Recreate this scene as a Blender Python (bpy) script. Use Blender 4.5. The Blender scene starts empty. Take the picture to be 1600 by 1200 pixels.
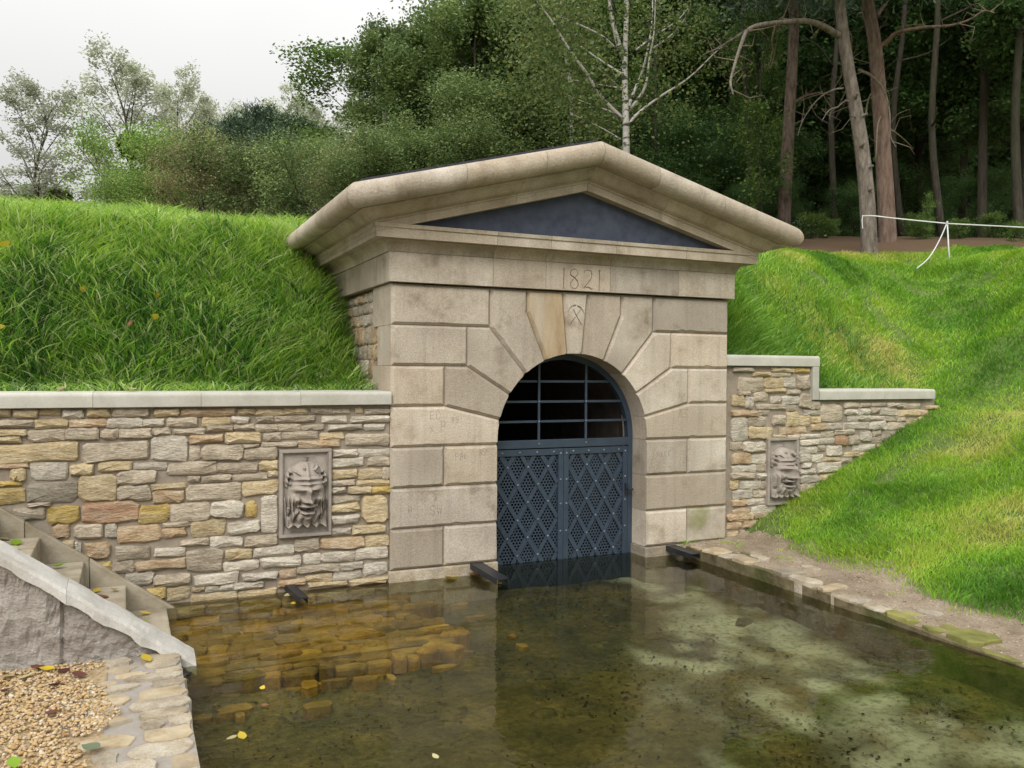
import bpy, math, random
import numpy as np
from mathutils import Vector, Matrix
random.seed(7); RNG = np.random.default_rng(7)
S = bpy.context.scene
COL = S.collection

# ---------------------------------------------------------------- camera
CAM = np.array([-2.096, -7.131, 1.748]); FPX = 1320.0
def _axes(yaw, pit, rol):
    cy, sy, cp, sp, cr, sr = math.cos(yaw), math.sin(yaw), math.cos(pit), math.sin(pit), math.cos(rol), math.sin(rol)
    f = np.array([sy*cp, cy*cp, sp]); r = np.array([cy, -sy, 0.]); u = np.cross(r, f)
    return cr*r+sr*u, -sr*r+cr*u, f
AR, AU, AF = _axes(math.radians(24.51), math.radians(-.799), math.radians(.37))
cd = bpy.data.cameras.new('camera'); cam = bpy.data.objects.new('camera', cd); COL.objects.link(cam)
cd.sensor_fit = 'HORIZONTAL'; cd.sensor_width = 36; cd.lens = FPX/1600*36; cd.clip_end = 900; cd.clip_start = .05
cam.matrix_world = Matrix(((AR[0], AU[0], -AF[0], CAM[0]), (AR[1], AU[1], -AF[1], CAM[1]), (AR[2], AU[2], -AF[2], CAM[2]), (0, 0, 0, 1)))
S.camera = cam
def ray(x, y): return AF+AR*(x-800)/FPX+AU*(600-y)/FPX
def onY(x, y, Y): d = ray(x, y); return CAM+d*(Y-CAM[1])/d[1]
def onZ(x, y, Z): d = ray(x, y); return CAM+d*(Z-CAM[2])/d[2]
def far(x, y, d): return CAM+ray(x, y)*d

# ---------------------------------------------------------------- sky and sun (overcast)
SUN_EL, SUN_AZ = math.radians(42), math.radians(215)     # direction the light comes from, azimuth from +Y clockwise
W = bpy.data.worlds.new('World'); S.world = W; W.use_nodes = True
nt = W.node_tree; nt.nodes.clear()
def N(t, typ, **kw):
    n = t.nodes.new(typ)
    for k, v in kw.items(): setattr(n, k, v)
    return n
out = N(nt, 'ShaderNodeOutputWorld'); bg = N(nt, 'ShaderNodeBackground'); bg.inputs[1].default_value = .1
sky = N(nt, 'ShaderNodeTexSky', sky_type='NISHITA', sun_disc=False, sun_elevation=SUN_EL, sun_rotation=SUN_AZ)
sky.air_density = 1; sky.dust_density = 4
hs = N(nt, 'ShaderNodeHueSaturation'); hs.inputs['Saturation'].default_value = .12
nt.links.new(sky.outputs[0], hs.inputs['Color'])
# even cloud cover: luminance of a standard overcast sky, (1 + 2 sin elevation) / 3 of the zenith value
tc = N(nt, 'ShaderNodeTexCoord'); sx = N(nt, 'ShaderNodeSeparateXYZ'); nt.links.new(tc.outputs['Generated'], sx.inputs[0])
m1 = N(nt, 'ShaderNodeMath', operation='MAXIMUM'); nt.links.new(sx.outputs[2], m1.inputs[0]); m1.inputs[1].default_value = 0
m2 = N(nt, 'ShaderNodeMath', operation='MULTIPLY_ADD'); nt.links.new(m1.outputs[0], m2.inputs[0]); m2.inputs[1].default_value = 10.4; m2.inputs[2].default_value = 2.7
cn = N(nt, 'ShaderNodeTexNoise'); cn.inputs['Scale'].default_value = 2.2; cn.inputs['Detail'].default_value = 5; nt.links.new(tc.outputs['Generated'], cn.inputs[0])
cm_ = N(nt, 'ShaderNodeMath', operation='MULTIPLY_ADD'); nt.links.new(cn.outputs[0], cm_.inputs[0]); cm_.inputs[1].default_value = .22; cm_.inputs[2].default_value = .89
cl_ = N(nt, 'ShaderNodeMath', operation='MULTIPLY'); nt.links.new(m2.outputs[0], cl_.inputs[0]); nt.links.new(cm_.outputs[0], cl_.inputs[1]); m2 = cl_
cc = N(nt, 'ShaderNodeCombineColor')
for i, k in enumerate((1.0, 1.0, .985)):
    mm = N(nt, 'ShaderNodeMath', operation='MULTIPLY'); nt.links.new(m2.outputs[0], mm.inputs[0]); mm.inputs[1].default_value = k
    nt.links.new(mm.outputs[0], cc.inputs[i])
mx = N(nt, 'ShaderNodeMix', data_type='RGBA'); mx.inputs[0].default_value = .88
nt.links.new(hs.outputs[0], mx.inputs[6]); nt.links.new(cc.outputs[0], mx.inputs[7])
nt.links.new(mx.outputs[2], bg.inputs[0]); nt.links.new(bg.outputs[0], out.inputs[0])
sl = bpy.data.lights.new('sun', 'SUN'); sl.energy = 1.5; sl.angle = math.radians(35); sl.color = (1, .965, .91)
so = bpy.data.objects.new('sun', sl); COL.objects.link(so)
sd = Vector((math.sin(SUN_AZ)*math.cos(SUN_EL), math.cos(SUN_AZ)*math.cos(SUN_EL), math.sin(SUN_EL)))
so.rotation_euler = (-sd).to_track_quat('-Z', 'Y').to_euler()
S.view_settings.view_transform = 'Standard'; S.view_settings.look = 'None'; S.view_settings.gamma = 1; S.view_settings.exposure = 0.68
S.view_settings.use_curve_mapping = False
S.cycles.max_bounces = 6; S.cycles.transparent_max_bounces = 8; S.cycles.diffuse_bounces = 2; S.cycles.glossy_bounces = 2; S.cycles.transmission_bounces = 2; S.cycles.volume_bounces = 0
S.cycles.use_denoising = True; S.cycles.use_adaptive_sampling = True; S.cycles.adaptive_threshold = .015

# ---------------------------------------------------------------- materials
MATS = {}
def mat(name, cols, scale=6, detail=6, bump=.3, bscale=40, rough=.85, rnd=.12, stain=None, stscale=1.2, stain_amt=.5, metal=0, spec=.3, attr=None, dist=.012, stretch=None, speck=0., spscale=90, alt=None, streak=0.):
    """cols: list of base colours run through by noise; stain: a second colour in large soft patches; rnd: spread of value between objects"""
    m = bpy.data.materials.new(name); m.use_nodes = True; t = m.node_tree; t.nodes.clear(); L = t.links.new
    o = N(t, 'ShaderNodeOutputMaterial'); b = N(t, 'ShaderNodeBsdfPrincipled'); L(b.outputs[0], o.inputs[0])
    b.inputs['Roughness'].default_value = rough; b.inputs['Metallic'].default_value = metal; b.inputs['Specular IOR Level'].default_value = spec
    tcn = N(t, 'ShaderNodeTexCoord'); oi = N(t, 'ShaderNodeObjectInfo')
    add = N(t, 'ShaderNodeVectorMath', operation='MULTIPLY_ADD'); L(oi.outputs['Random'], add.inputs[0]); add.inputs[1].default_value = (37, 53, 71); L(tcn.outputs['Object'], add.inputs[2])
    src = add.outputs[0]
    if stretch:
        mp = N(t, 'ShaderNodeMapping'); mp.inputs['Scale'].default_value = stretch; L(src, mp.inputs[0]); src = mp.outputs[0]
    n1 = N(t, 'ShaderNodeTexNoise'); n1.inputs['Scale'].default_value = scale; n1.inputs['Detail'].default_value = detail; n1.inputs['Roughness'].default_value = .62; L(src, n1.inputs[0])
    rp = N(t, 'ShaderNodeValToRGB'); L(n1.outputs[0], rp.inputs[0])
    el = rp.color_ramp.elements
    while len(el) < len(cols): el.new(.5)
    for i, c in enumerate(cols):
        el[i].position = .3+.4*i/max(1, len(cols)-1); el[i].color = (*c, 1)
    col = rp.outputs[0]
    if stain:
        n2 = N(t, 'ShaderNodeTexNoise'); n2.inputs['Scale'].default_value = stscale; n2.inputs['Detail'].default_value = 5; L(src, n2.inputs[0])
        mr = N(t, 'ShaderNodeMapRange'); mr.inputs[1].default_value = .48; mr.inputs[2].default_value = .72; mr.inputs[4].default_value = stain_amt; L(n2.outputs[0], mr.inputs[0])
        mi = N(t, 'ShaderNodeMix', data_type='RGBA'); L(mr.outputs[0], mi.inputs[0]); L(col, mi.inputs[6]); mi.inputs[7].default_value = (*stain, 1); col = mi.outputs[2]
    if alt:       # some pieces of the same stone are of another tint
        fr_ = N(t, 'ShaderNodeMath', operation='MULTIPLY'); L(oi.outputs['Random'], fr_.inputs[0]); fr_.inputs[1].default_value = 17.3
        f2 = N(t, 'ShaderNodeMath', operation='FRACT'); L(fr_.outputs[0], f2.inputs[0]); f3 = N(t, 'ShaderNodeMath', operation='MULTIPLY'); L(f2.outputs[0], f3.inputs[0]); f3.inputs[1].default_value = alt[1]
        mi = N(t, 'ShaderNodeMix', data_type='RGBA'); L(f3.outputs[0], mi.inputs[0]); L(col, mi.inputs[6]); mi.inputs[7].default_value = (*alt[0], 1); col = mi.outputs[2]
    if streak:    # run-off streaks
        mp = N(t, 'ShaderNodeMapping'); mp.inputs['Scale'].default_value = (16, 16, .9); L(tcn.outputs['Object'], mp.inputs[0])
        n5 = N(t, 'ShaderNodeTexNoise'); n5.inputs['Scale'].default_value = 1; n5.inputs['Detail'].default_value = 5; L(mp.outputs[0], n5.inputs[0])
        m5 = N(t, 'ShaderNodeMapRange'); m5.inputs[1].default_value = .5; m5.inputs[2].default_value = .8; m5.inputs[3].default_value = 1; m5.inputs[4].default_value = 1-streak; L(n5.outputs[0], m5.inputs[0])
        h5 = N(t, 'ShaderNodeHueSaturation'); L(m5.outputs[0], h5.inputs['Value']); L(col, h5.inputs['Color']); col = h5.outputs[0]
    if speck:
        n4 = N(t, 'ShaderNodeTexNoise'); n4.inputs['Scale'].default_value = spscale; n4.inputs['Detail'].default_value = 4; n4.inputs['Roughness'].default_value = .75; L(src, n4.inputs[0])
        m4 = N(t, 'ShaderNodeMapRange'); m4.inputs[1].default_value = .3; m4.inputs[2].default_value = .7; m4.inputs[3].default_value = 1-speck; m4.inputs[4].default_value = 1+speck*.6; L(n4.outputs[0], m4.inputs[0])
        h4 = N(t, 'ShaderNodeHueSaturation'); L(m4.outputs[0], h4.inputs['Value']); L(col, h4.inputs['Color']); col = h4.outputs[0]
    if attr:
        at = N(t, 'ShaderNodeAttribute', attribute_name=attr[0]); mi = N(t, 'ShaderNodeMix', data_type='RGBA'); L(at.outputs['Fac'], mi.inputs[0]); L(col, mi.inputs[6]); mi.inputs[7].default_value = (*attr[1], 1); col = mi.outputs[2]
    hv = N(t, 'ShaderNodeHueSaturation'); mr = N(t, 'ShaderNodeMapRange'); L(oi.outputs['Random'], mr.inputs[0]); mr.inputs[3].default_value = 1-rnd; mr.inputs[4].default_value = 1+rnd
    L(mr.outputs[0], hv.inputs['Value']); L(col, hv.inputs['Color']); L(hv.outputs[0], b.inputs['Base Color'])
    if bump:
        n3 = N(t, 'ShaderNodeTexNoise'); n3.inputs['Scale'].default_value = bscale; n3.inputs['Detail'].default_value = 8; n3.inputs['Roughness'].default_value = .7; L(src, n3.inputs[0])
        bp = N(t, 'ShaderNodeBump'); bp.inputs['Strength'].default_value = bump; bp.inputs['Distance'].default_value = dist; L(n3.outputs[0], bp.inputs['Height']); L(bp.outputs[0], b.inputs['Normal'])
    MATS[name] = m; return m
mat('ashlar', [(.27, .22, .165), (.445, .385, .31), (.52, .46, .38), (.61, .55, .465)], 3.6, 11, .8, 60, .85, .2, (.22, .18, .14), 1.8, .62, dist=.010, speck=.3, alt=((.46, .37, .265), .5), streak=.18)
mat('ashlar_tan', [(.30, .20, .10), (.42, .32, .20), (.50, .41, .29)], 3, 8, .5, 60, .85, .03, (.50, .44, .36), 2.2, .85, dist=.008, stretch=(3, 1, .6), speck=.2)
mat('ashlar_moss', [(.297, .253, .198), (.440, .385, .308), (.517, .462, .374)], 4, 8, .5, 60, .85, .03, (.17, .19, .03), 2.6, .95, dist=.008, speck=.2)
mat('cornice_stone', [(.25, .205, .15), (.43, .37, .295), (.50, .44, .36), (.58, .52, .44)], 3, 11, .8, 50, .85, .1, (.22, .18, .125), 1.6, .65, dist=.010, speck=.32, alt=((.41, .33, .23), .45), streak=.2)
mat('slate_panel', [(.035, .043, .066), (.066, .078, .112)], 9, 7, .3, 60, .75, 0, (.085, .10, .13), 3, .35, dist=.003)
mat('roofing', [(.022, .024, .032), (.05, .05, .065)], 20, 5, .4, 60, .8, 0)
RUB = {'g': [(0.314, 0.256, 0.187), (0.542, 0.456, 0.342), (0.684, 0.593, 0.457)], 'w': [(0.399, 0.352, 0.283), (0.656, 0.580, 0.470), (0.800, 0.758, 0.644)],
       'y': [(0.413, 0.311, 0.167), (0.627, 0.497, 0.297), (0.742, 0.635, 0.438)], 'Y': [(0.371, 0.248, 0.071), (0.613, 0.449, 0.155), (0.713, 0.580, 0.283)],
       'o': [(0.356, 0.228, 0.122), (0.570, 0.414, 0.258), (0.684, 0.565, 0.399)], 'b': [(0.371, 0.206, 0.115), (0.513, 0.324, 0.199), (0.627, 0.476, 0.335)], 'd': [(0.243, 0.206, 0.155), (0.384, 0.338, 0.264), (0.527, 0.469, 0.373)]}
for k, c in RUB.items(): mat('rubble_'+k, c, 11, 10, 1.0, 30, .92, .14, (.40, .35, .28), 6, .4, dist=.035, stretch=(.55, 1, 1.7), speck=.38, spscale=70)
mat('mortar', [(.23, .19, .145), (.37, .315, .25)], 9, 8, .7, 50, .95, 0, (.19, .155, .11), 1.5, .4)
mat('coping', [(.40, .385, .33), (.52, .505, .445)], 5, 8, .25, 90, .85, .05, (.36, .345, .28), 2, .4, dist=.004, speck=.12)
mat('relief', [(.29, .25, .215), (.40, .355, .31)], 8, 8, .35, 70, .8, .03, (.20, .17, .135), 3, .5, dist=.005, speck=.15)
mat('gate_paint', [(.026, .040, .060), (.038, .056, .082)], 7, 5, .08, 80, .42, 0, spec=.5)
mat('rivet_metal', [(.10, .13, .16), (.16, .19, .23)], 30, 3, 0, 10, .35, .2, spec=.6)
mat('black_steel', [(.012, .013, .017), (.025, .027, .034)], 12, 5, .1, 90, .4, 0, spec=.5)
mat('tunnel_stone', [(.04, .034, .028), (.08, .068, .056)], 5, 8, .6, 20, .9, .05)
mat('stair_stone', [(.22, .18, .12), (.36, .31, .23), (.42, .38, .30)], 5, 8, .6, 30, .9, .1, (.17, .14, .09), 2, .6)
mat('cheek_stone', [(.29, .25, .215), (.46, .415, .37), (.56, .515, .47)], 5, 10, 1.0, 24, .92, .1, (.26, .225, .18), 2.2, .6, dist=.04, stretch=(.8, 1, 1.5), speck=.3, spscale=60)
mat('pale_render', [(.42, .40, .365), (.58, .56, .52)], 6, 9, .5, 50, .88, .03, (.31, .28, .23), 4, .7, dist=.01, speck=.15)
mat('quay_stone', [(.25, .20, .13), (.41, .345, .25), (.52, .48, .40)], 6, 10, .8, 34, .92, .16, (.28, .245, .205), 4, .75, dist=.02, speck=.3)
mat('quay_mortar', [(.24, .21, .18), (.33, .30, .265)], 10, 8, .6, 40, .95, 0)
mat('sand', [(.25, .19, .13), (.36, .285, .205), (.44, .36, .27)], 5, 10, .9, 45, .95, 0, (.20, .15, .10), 1.3, .6, dist=.03, speck=.35, spscale=60)
mat('pebble', [(.30, .20, .10), (.45, .33, .19), (.55, .48, .38)], 28, 3, .2, 80, .85, 0)
mat('gravel_ground', [(.22, .15, .08), (.38, .28, .16), (.46, .38, .27)], 40, 6, 1, 60, .95, 0)
mat('soil', [(.05, .075, .02), (.10, .15, .035), (.14, .17, .05)], 8, 8, .6, 20, .95, 0, attr=('litter', (.10, .062, .034)), speck=.4, spscale=30)
mat('grey_bark', [(.075, .06, .05), (.21, .175, .15), (.33, .285, .25)], 9, 8, 1, 14, .95, .06, (.17, .15, .10), .5, .5, dist=.03, stretch=(1.6, 1.6, .45), speck=.3, spscale=40)
mat('pine_bark', [(.06, .045, .035), (.17, .125, .10), (.26, .195, .155)], 9, 8, 1, 14, .95, .06, (.25, .13, .08), .5, .4, dist=.03, stretch=(1.6, 1.6, .45))
mat('dark_bark', [(.03, .027, .02), (.085, .075, .055)], 7, 7, 1, 12, .95, .2, (.06, .07, .03), 1, .5, dist=.03, stretch=(2, 2, .5))
mat('dead_wood', [(.13, .10, .075), (.22, .175, .125)], 10, 6, .6, 25, .9, .1)
mat('tape', [(.62, .62, .60), (.74, .74, .72)], 6, 3, 0, 10, .5, 0)
def birch_bark():
    m = mat('birch_bark', [(.40, .385, .35), (.60, .58, .545)], 5, 5, .3, 20, .8, 0)
    t = m.node_tree; L = t.links.new; b = next(n for n in t.nodes if n.type == 'BSDF_PRINCIPLED')
    tcn = N(t, 'ShaderNodeTexCoord'); mp = N(t, 'ShaderNodeMapping'); mp.inputs['Scale'].default_value = (1.5, 1.5, 6); L(tcn.outputs['Object'], mp.inputs[0])
    n = N(t, 'ShaderNodeTexNoise'); n.inputs['Scale'].default_value = 1.6; n.inputs['Detail'].default_value = 5; L(mp.outputs[0], n.inputs[0])
    r = N(t, 'ShaderNodeMapRange'); r.inputs[1].default_value = .55; r.inputs[2].default_value = .62; L(n.outputs[0], r.inputs[0])
    old = b.inputs['Base Color'].links[0].from_socket
    mi = N(t, 'ShaderNodeMix', data_type='RGBA'); L(r.outputs[0], mi.inputs[0]); L(old, mi.inputs[6]); mi.inputs[7].default_value = (.05, .045, .04, 1); L(mi.outputs[2], b.inputs['Base Color'])
birch_bark()
def leafmat(name, cols, trans=.35, rough=.5, rnd=.15, spec=.25, attr='tint'):
    m = bpy.data.materials.new(name); m.use_nodes = True; t = m.node_tree; t.nodes.clear(); L = t.links.new
    o = N(t, 'ShaderNodeOutputMaterial'); b = N(t, 'ShaderNodeBsdfPrincipled'); tr = N(t, 'ShaderNodeBsdfTranslucent'); ms = N(t, 'ShaderNodeMixShader')
    at = N(t, 'ShaderNodeAttribute', attribute_name=attr); rp = N(t, 'ShaderNodeValToRGB'); L(at.outputs['Fac'], rp.inputs[0])
    el = rp.color_ramp.elements
    while len(el) < len(cols): el.new(.5)
    for i, c in enumerate(cols): el[i].position = i/max(1, len(cols)-1); el[i].color = (*c, 1)
    oi = N(t, 'ShaderNodeObjectInfo'); mr = N(t, 'ShaderNodeMapRange'); L(oi.outputs['Random'], mr.inputs[0]); mr.inputs[3].default_value = 1-rnd; mr.inputs[4].default_value = 1+rnd
    hv = N(t, 'ShaderNodeHueSaturation'); L(mr.outputs[0], hv.inputs['Value']); L(rp.outputs[0], hv.inputs['Color'])
    L(hv.outputs[0], b.inputs['Base Color']); L(hv.outputs[0], tr.inputs[0])
    b.inputs['Roughness'].default_value = rough; b.inputs['Specular IOR Level'].default_value = spec
    ms.inputs[0].default_value = trans; L(b.outputs[0], ms.inputs[1]); L(tr.outputs[0], ms.inputs[2]); L(ms.outputs[0], o.inputs[0])
    MATS[name] = m
leafmat('leaf_oak', [(.050, .105, .038), (.105, .20, .066), (.19, .30, .09)])
leafmat('leaf_oak_light', [(.07, .14, .035), (.15, .25, .06), (.28, .37, .10)])
leafmat('leaf_mid', [(.085, .14, .05), (.18, .255, .09), (.30, .38, .13)])
leafmat('leaf_birch', [(.06, .105, .035), (.12, .175, .05), (.23, .25, .08)], .4)
leafmat('leaf_pine', [(.035, .068, .040), (.06, .105, .058), (.10, .145, .07)], .15)
leafmat('leaf_poplar_glare', [(.36, .40, .29), (.48, .52, .38), (.58, .60, .45)], .5)  # paleness of sky glare at a distance is put into this leaf colour
leafmat('leaf_mistletoe', [(.045, .055, .018), (.085, .10, .03)], .3)
leafmat('leaf_brown', [(.23, .21, .10), (.35, .31, .16), (.45, .38, .21)], .3)
leafmat('leaf_bush', [(.12, .21, .05), (.22, .35, .08), (.36, .47, .12)], .35)
leafmat('grass_long', [(.040, .11, .032), (.15, .35, .042), (.42, .63, .08), (.58, .63, .36)], .35, .32, 0, .6)
leafmat('grass_lawn', [(.095, .24, .024), (.21, .44, .034), (.38, .56, .05), (.53, .51, .14)], .35, .45, 0, .3)
leafmat('fallen_yellow', [(.55, .40, .03), (.66, .52, .07)], .3, .5)
leafmat('fallen_pale', [(.50, .45, .22), (.58, .50, .30)], .3, .5)
leafmat('fallen_brown', [(.16, .07, .035), (.26, .13, .06)], .15, .6)
leafmat('fallen_red', [(.09, .03, .025), (.15, .06, .04)], .15, .6)
leafmat('fallen_green', [(.20, .34, .03), (.30, .42, .06)], .3, .5)
leafmat('fallen_grey', [(.12, .15, .09), (.18, .20, .13)], .15, .6)
HAZE = False
# ---------------------------------------------------------------- helpers
def tag(o, label=None, cat=None, group=None, kind=None):
    for k, v in (('label', label), ('category', cat), ('group', group), ('kind', kind)):
        if v: o[k] = v
    return o
def empty(name, loc):
    o = bpy.data.objects.new(name, None); o.location = loc; o.empty_display_size = .1; COL.objects.link(o); return o
WLOC = {}
def base_of(p):
    b = Vector((0, 0, 0))
    while p is not None: b += p.location; p = p.parent
    return b
def make(name, V, F, m, parent=None, smooth=False, origin=None):
    """one mesh object from world coordinates; origin = world point of its own origin (defaults to the parent's)"""
    V = np.asarray(V, float).reshape(-1, 3)
    pb = np.array(base_of(parent))
    og = pb if origin is None else np.asarray(origin, float)
    me = bpy.data.meshes.new(name); me.from_pydata((V-og).tolist(), [], [list(map(int, f)) for f in F]); me.update()
    if smooth: me.polygons.foreach_set('use_smooth', [True]*len(me.polygons))
    o = bpy.data.objects.new(name, me); COL.objects.link(o); me.materials.append(MATS[m] if isinstance(m, str) else m)
    o.parent = parent; o.location = og-pb
    return o
def make_np(name, V, quads=None, tris=None, m=None, parent=None, tint=None, smooth=False, origin=None):
    """fast path: V (n,3), quads (k,4), tris (j,3)"""
    pb = np.array(base_of(parent)); og = pb if origin is None else np.asarray(origin, float)
    me = bpy.data.meshes.new(name); V = np.ascontiguousarray(V-og, dtype=np.float32)
    q = np.zeros((0, 4), np.int32) if quads is None else np.asarray(quads, np.int32); t = np.zeros((0, 3), np.int32) if tris is None else np.asarray(tris, np.int32)
    me.vertices.add(len(V)); me.vertices.foreach_set('co', V.ravel())
    me.loops.add(q.size+t.size); me.loops.foreach_set('vertex_index', np.concatenate([q.ravel(), t.ravel()]))
    me.polygons.add(len(q)+len(t))
    st = np.concatenate([np.arange(len(q))*4, q.size+np.arange(len(t))*3]).astype(np.int32)
    me.polygons.foreach_set('loop_start', st)
    if smooth: me.polygons.foreach_set('use_smooth', np.ones(len(q)+len(t), bool))
    me.update(calc_edges=True)
    if tint is not None:
        a = me.attributes.new('tint', 'FLOAT', 'POINT'); a.data.foreach_set('value', np.asarray(tint, np.float32))
    o = bpy.data.objects.new(name, me); COL.objects.link(o); me.materials.append(MATS[m]); o.parent = parent; o.location = og-pb
    return o
BOXF = [(0, 3, 2, 1), (4, 5, 6, 7), (0, 1, 5, 4), (1, 2, 6, 5), (2, 3, 7, 6), (3, 0, 4, 7)]
def boxv(x0, x1, y0, y1, z0, z1): return [(x0, y0, z0), (x1, y0, z0), (x1, y1, z0), (x0, y1, z0), (x0, y0, z1), (x1, y0, z1), (x1, y1, z1), (x0, y1, z1)]
def box(name, x0, x1, y0, y1, z0, z1, m, parent=None): return make(name, boxv(x0, x1, y0, y1, z0, z1), BOXF, m, parent)
def bevel(o, w=.01, seg=2):
    b = o.modifiers.new('bevel', 'BEVEL'); b.width = w; b.segments = seg; b.limit_method = 'ANGLE'; b.angle_limit = math.radians(35); return o
class MB:
    def __init__(s): s.V = []; s.F = []
    def add(s, V, F):
        n = len(s.V); s.V += [tuple(v) for v in V]; s.F += [tuple(i+n for i in f) for f in F]; return s
    def box(s, *a): return s.add(boxv(*a), BOXF)
    def tube(s, P, R, n=7, cap=True):
        v, f = tube(P, R, n, cap); return s.add(v, f)
    def make(s, name, m, parent=None, **k): return make(name, s.V, s.F, m, parent, **k)
def tube(P, R, n=7, cap=True):
    P = [np.asarray(p, float) for p in P]; V = []; F = []
    R = [R]*len(P) if np.isscalar(R) else R
    ref = None
    for i, p in enumerate(P):
        d = P[min(i+1, len(P)-1)]-P[max(i-1, 0)]; d = d/(np.linalg.norm(d)+1e-9)
        if ref is None: ref = np.array([1., 0, 0]) if abs(d[0]) < .8 else np.array([0, 1., 0])
        a = ref-d*(ref@d); a /= np.linalg.norm(a)+1e-9; b = np.cross(d, a); ref = a
        for k in range(n):
            t = 2*math.pi*k/n; V.append(p+(a*math.cos(t)+b*math.sin(t))*R[i])
    for i in range(len(P)-1):
        for k in range(n): F.append((i*n+k, i*n+(k+1) % n, (i+1)*n+(k+1) % n, (i+1)*n+k))
    if cap: F.append(tuple(range(n-1, -1, -1))); F.append(tuple((len(P)-1)*n+k for k in range(n)))
    return V, F
def spline(P, k=6):
    """smooth a polyline (Catmull-Rom)"""
    P = [np.asarray(p, float) for p in P]; Q = [2*P[0]-P[1]]+P+[2*P[-1]-P[-2]]; o = []
    for i in range(1, len(Q)-2):
        for j in range(k):
            t = j/k; a, b, c, d = Q[i-1:i+3]
            o.append(.5*((2*b)+(c-a)*t+(2*a-5*b+4*c-d)*t*t+(3*b-a-3*c+d)*t**3))
    o.append(P[-1]); return o
def inset(poly, ins):
    """move every edge i (poly[i] -> poly[i+1]) of a counter-clockwise polygon inwards by ins[i]"""
    n = len(poly); L = []
    for i in range(n):
        a = np.array(poly[i], float); b = np.array(poly[(i+1) % n], float); d = (b-a)/np.linalg.norm(b-a); nn = np.array([-d[1], d[0]]); L.append((a+nn*ins[i], d))
    o = []
    for i in range(n):
        (p, d), (q, e) = L[i-1], L[i]; den = d[0]*e[1]-d[1]*e[0]
        if abs(den) < 1e-3: o.append(tuple(q)); continue
        t = ((q[0]-p[0])*e[1]-(q[1]-p[1])*e[0])/den; o.append(tuple(p+d*t))
    return o
def block(name, poly, ins, yf, yb, m, parent, ch=.030):
    """dressed stone: polygon in X,Z (counter-clockwise seen from the front), chamfered where ins[i] is set"""
    p2, i2 = [], []
    for i, p in enumerate(poly):             # break long edges up so that the arris can wander a little
        q = poly[(i+1) % len(poly)]; k = max(1, int(math.hypot(q[0]-p[0], q[1]-p[1])/.055)) if ins[i] else 1
        for j in range(k): p2.append((p[0]+(q[0]-p[0])*j/k, p[1]+(q[1]-p[1])*j/k)); i2.append(ins[i])
    poly, ins = p2, i2
    g = .0016; n = len(poly)
    rim = inset(poly, [g if k else 0 for k in ins]); fr = inset(poly, [.024 if k else 0 for k in ins])
    cxm, czm = sum(x for x, z in fr)/n, sum(z for x, z in fr)/n; fr = [(x+(cxm-x)*k_/max(.1, math.hypot(cxm-x, czm-z)), z+(czm-z)*k_/max(.1, math.hypot(cxm-x, czm-z))) for (x, z), k_ in zip(fr, [abs(random.gauss(0, .0032))+(random.uniform(.006, .016) if random.random() < .035 else 0) for _ in fr])]
    V = [(x, yf, z) for x, z in fr]+[(x, yf+ch if any((ins[i-1], ins[i])) else yf, z) for i, (x, z) in enumerate(rim)]+[(x, yb, z) for x, z in rim]
    F = [tuple(range(n))]+[(i, n+i, n+(i+1) % n, (i+1) % n) for i in range(n)]+[(n+i, 2*n+i, 2*n+(i+1) % n, n+(i+1) % n) for i in range(n)]+[tuple(range(3*n-1, 2*n-1, -1))]
    return make(name, V, F, m, parent)
def engrave(o, strokes, y0, depth=.008):
    """cut tapered strokes [( (x,z), (x,z), w0, w1 ), ...] into the front of a block with a boolean"""
    mb = MB(); pb = np.array(o.matrix_world.translation) if o.parent is None else np.array(base_of(o.parent))
    for (a, b, w0, w1) in strokes:
        a = np.array(a, float); b = np.array(b, float); d = b-a; l = np.linalg.norm(d)
        if l < 1e-6: continue
        d /= l; nn = np.array([-d[1], d[0]]); a2 = a-d*w0*.3; b2 = b+d*w1*.3
        q = [a2-nn*w0/2, b2-nn*w1/2, b2+nn*w1/2, a2+nn*w0/2]; c0 = a; c1 = b
        V = [(x, y0-.02, z) for x, z in q]+[(c0[0]-nn[0]*w0*.18, y0+depth, c0[1]-nn[1]*w0*.18), (c1[0]-nn[0]*w1*.18, y0+depth, c1[1]-nn[1]*w1*.18), (c1[0]+nn[0]*w1*.18, y0+depth, c1[1]+nn[1]*w1*.18), (c0[0]+nn[0]*w0*.18, y0+depth, c0[1]+nn[1]*w0*.18)]
        mb.add([np.array(v)-pb for v in V], [(0, 1, 2, 3), (4, 7, 6, 5), (0, 4, 5, 1), (1, 5, 6, 2), (2, 6, 7, 3), (3, 7, 4, 0)])
    me = bpy.data.meshes.new('cut'); me.from_pydata(mb.V, [], mb.F); c = bpy.data.objects.new('cut', me); COL.objects.link(c)
    c.parent = o.parent
    md = o.modifiers.new('engraving', 'BOOLEAN'); md.operation = 'DIFFERENCE'; md.object = c; md.solver = 'EXACT'; md.use_self = True
    bpy.context.view_layer.update(); dg = bpy.context.evaluated_depsgraph_get()
    nm = bpy.data.meshes.new_from_object(o.evaluated_get(dg)); o.modifiers.clear()
    if len(nm.polygons) > 4:
        nm.name = o.name; o.data = nm
    bpy.data.objects.remove(c)
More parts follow.
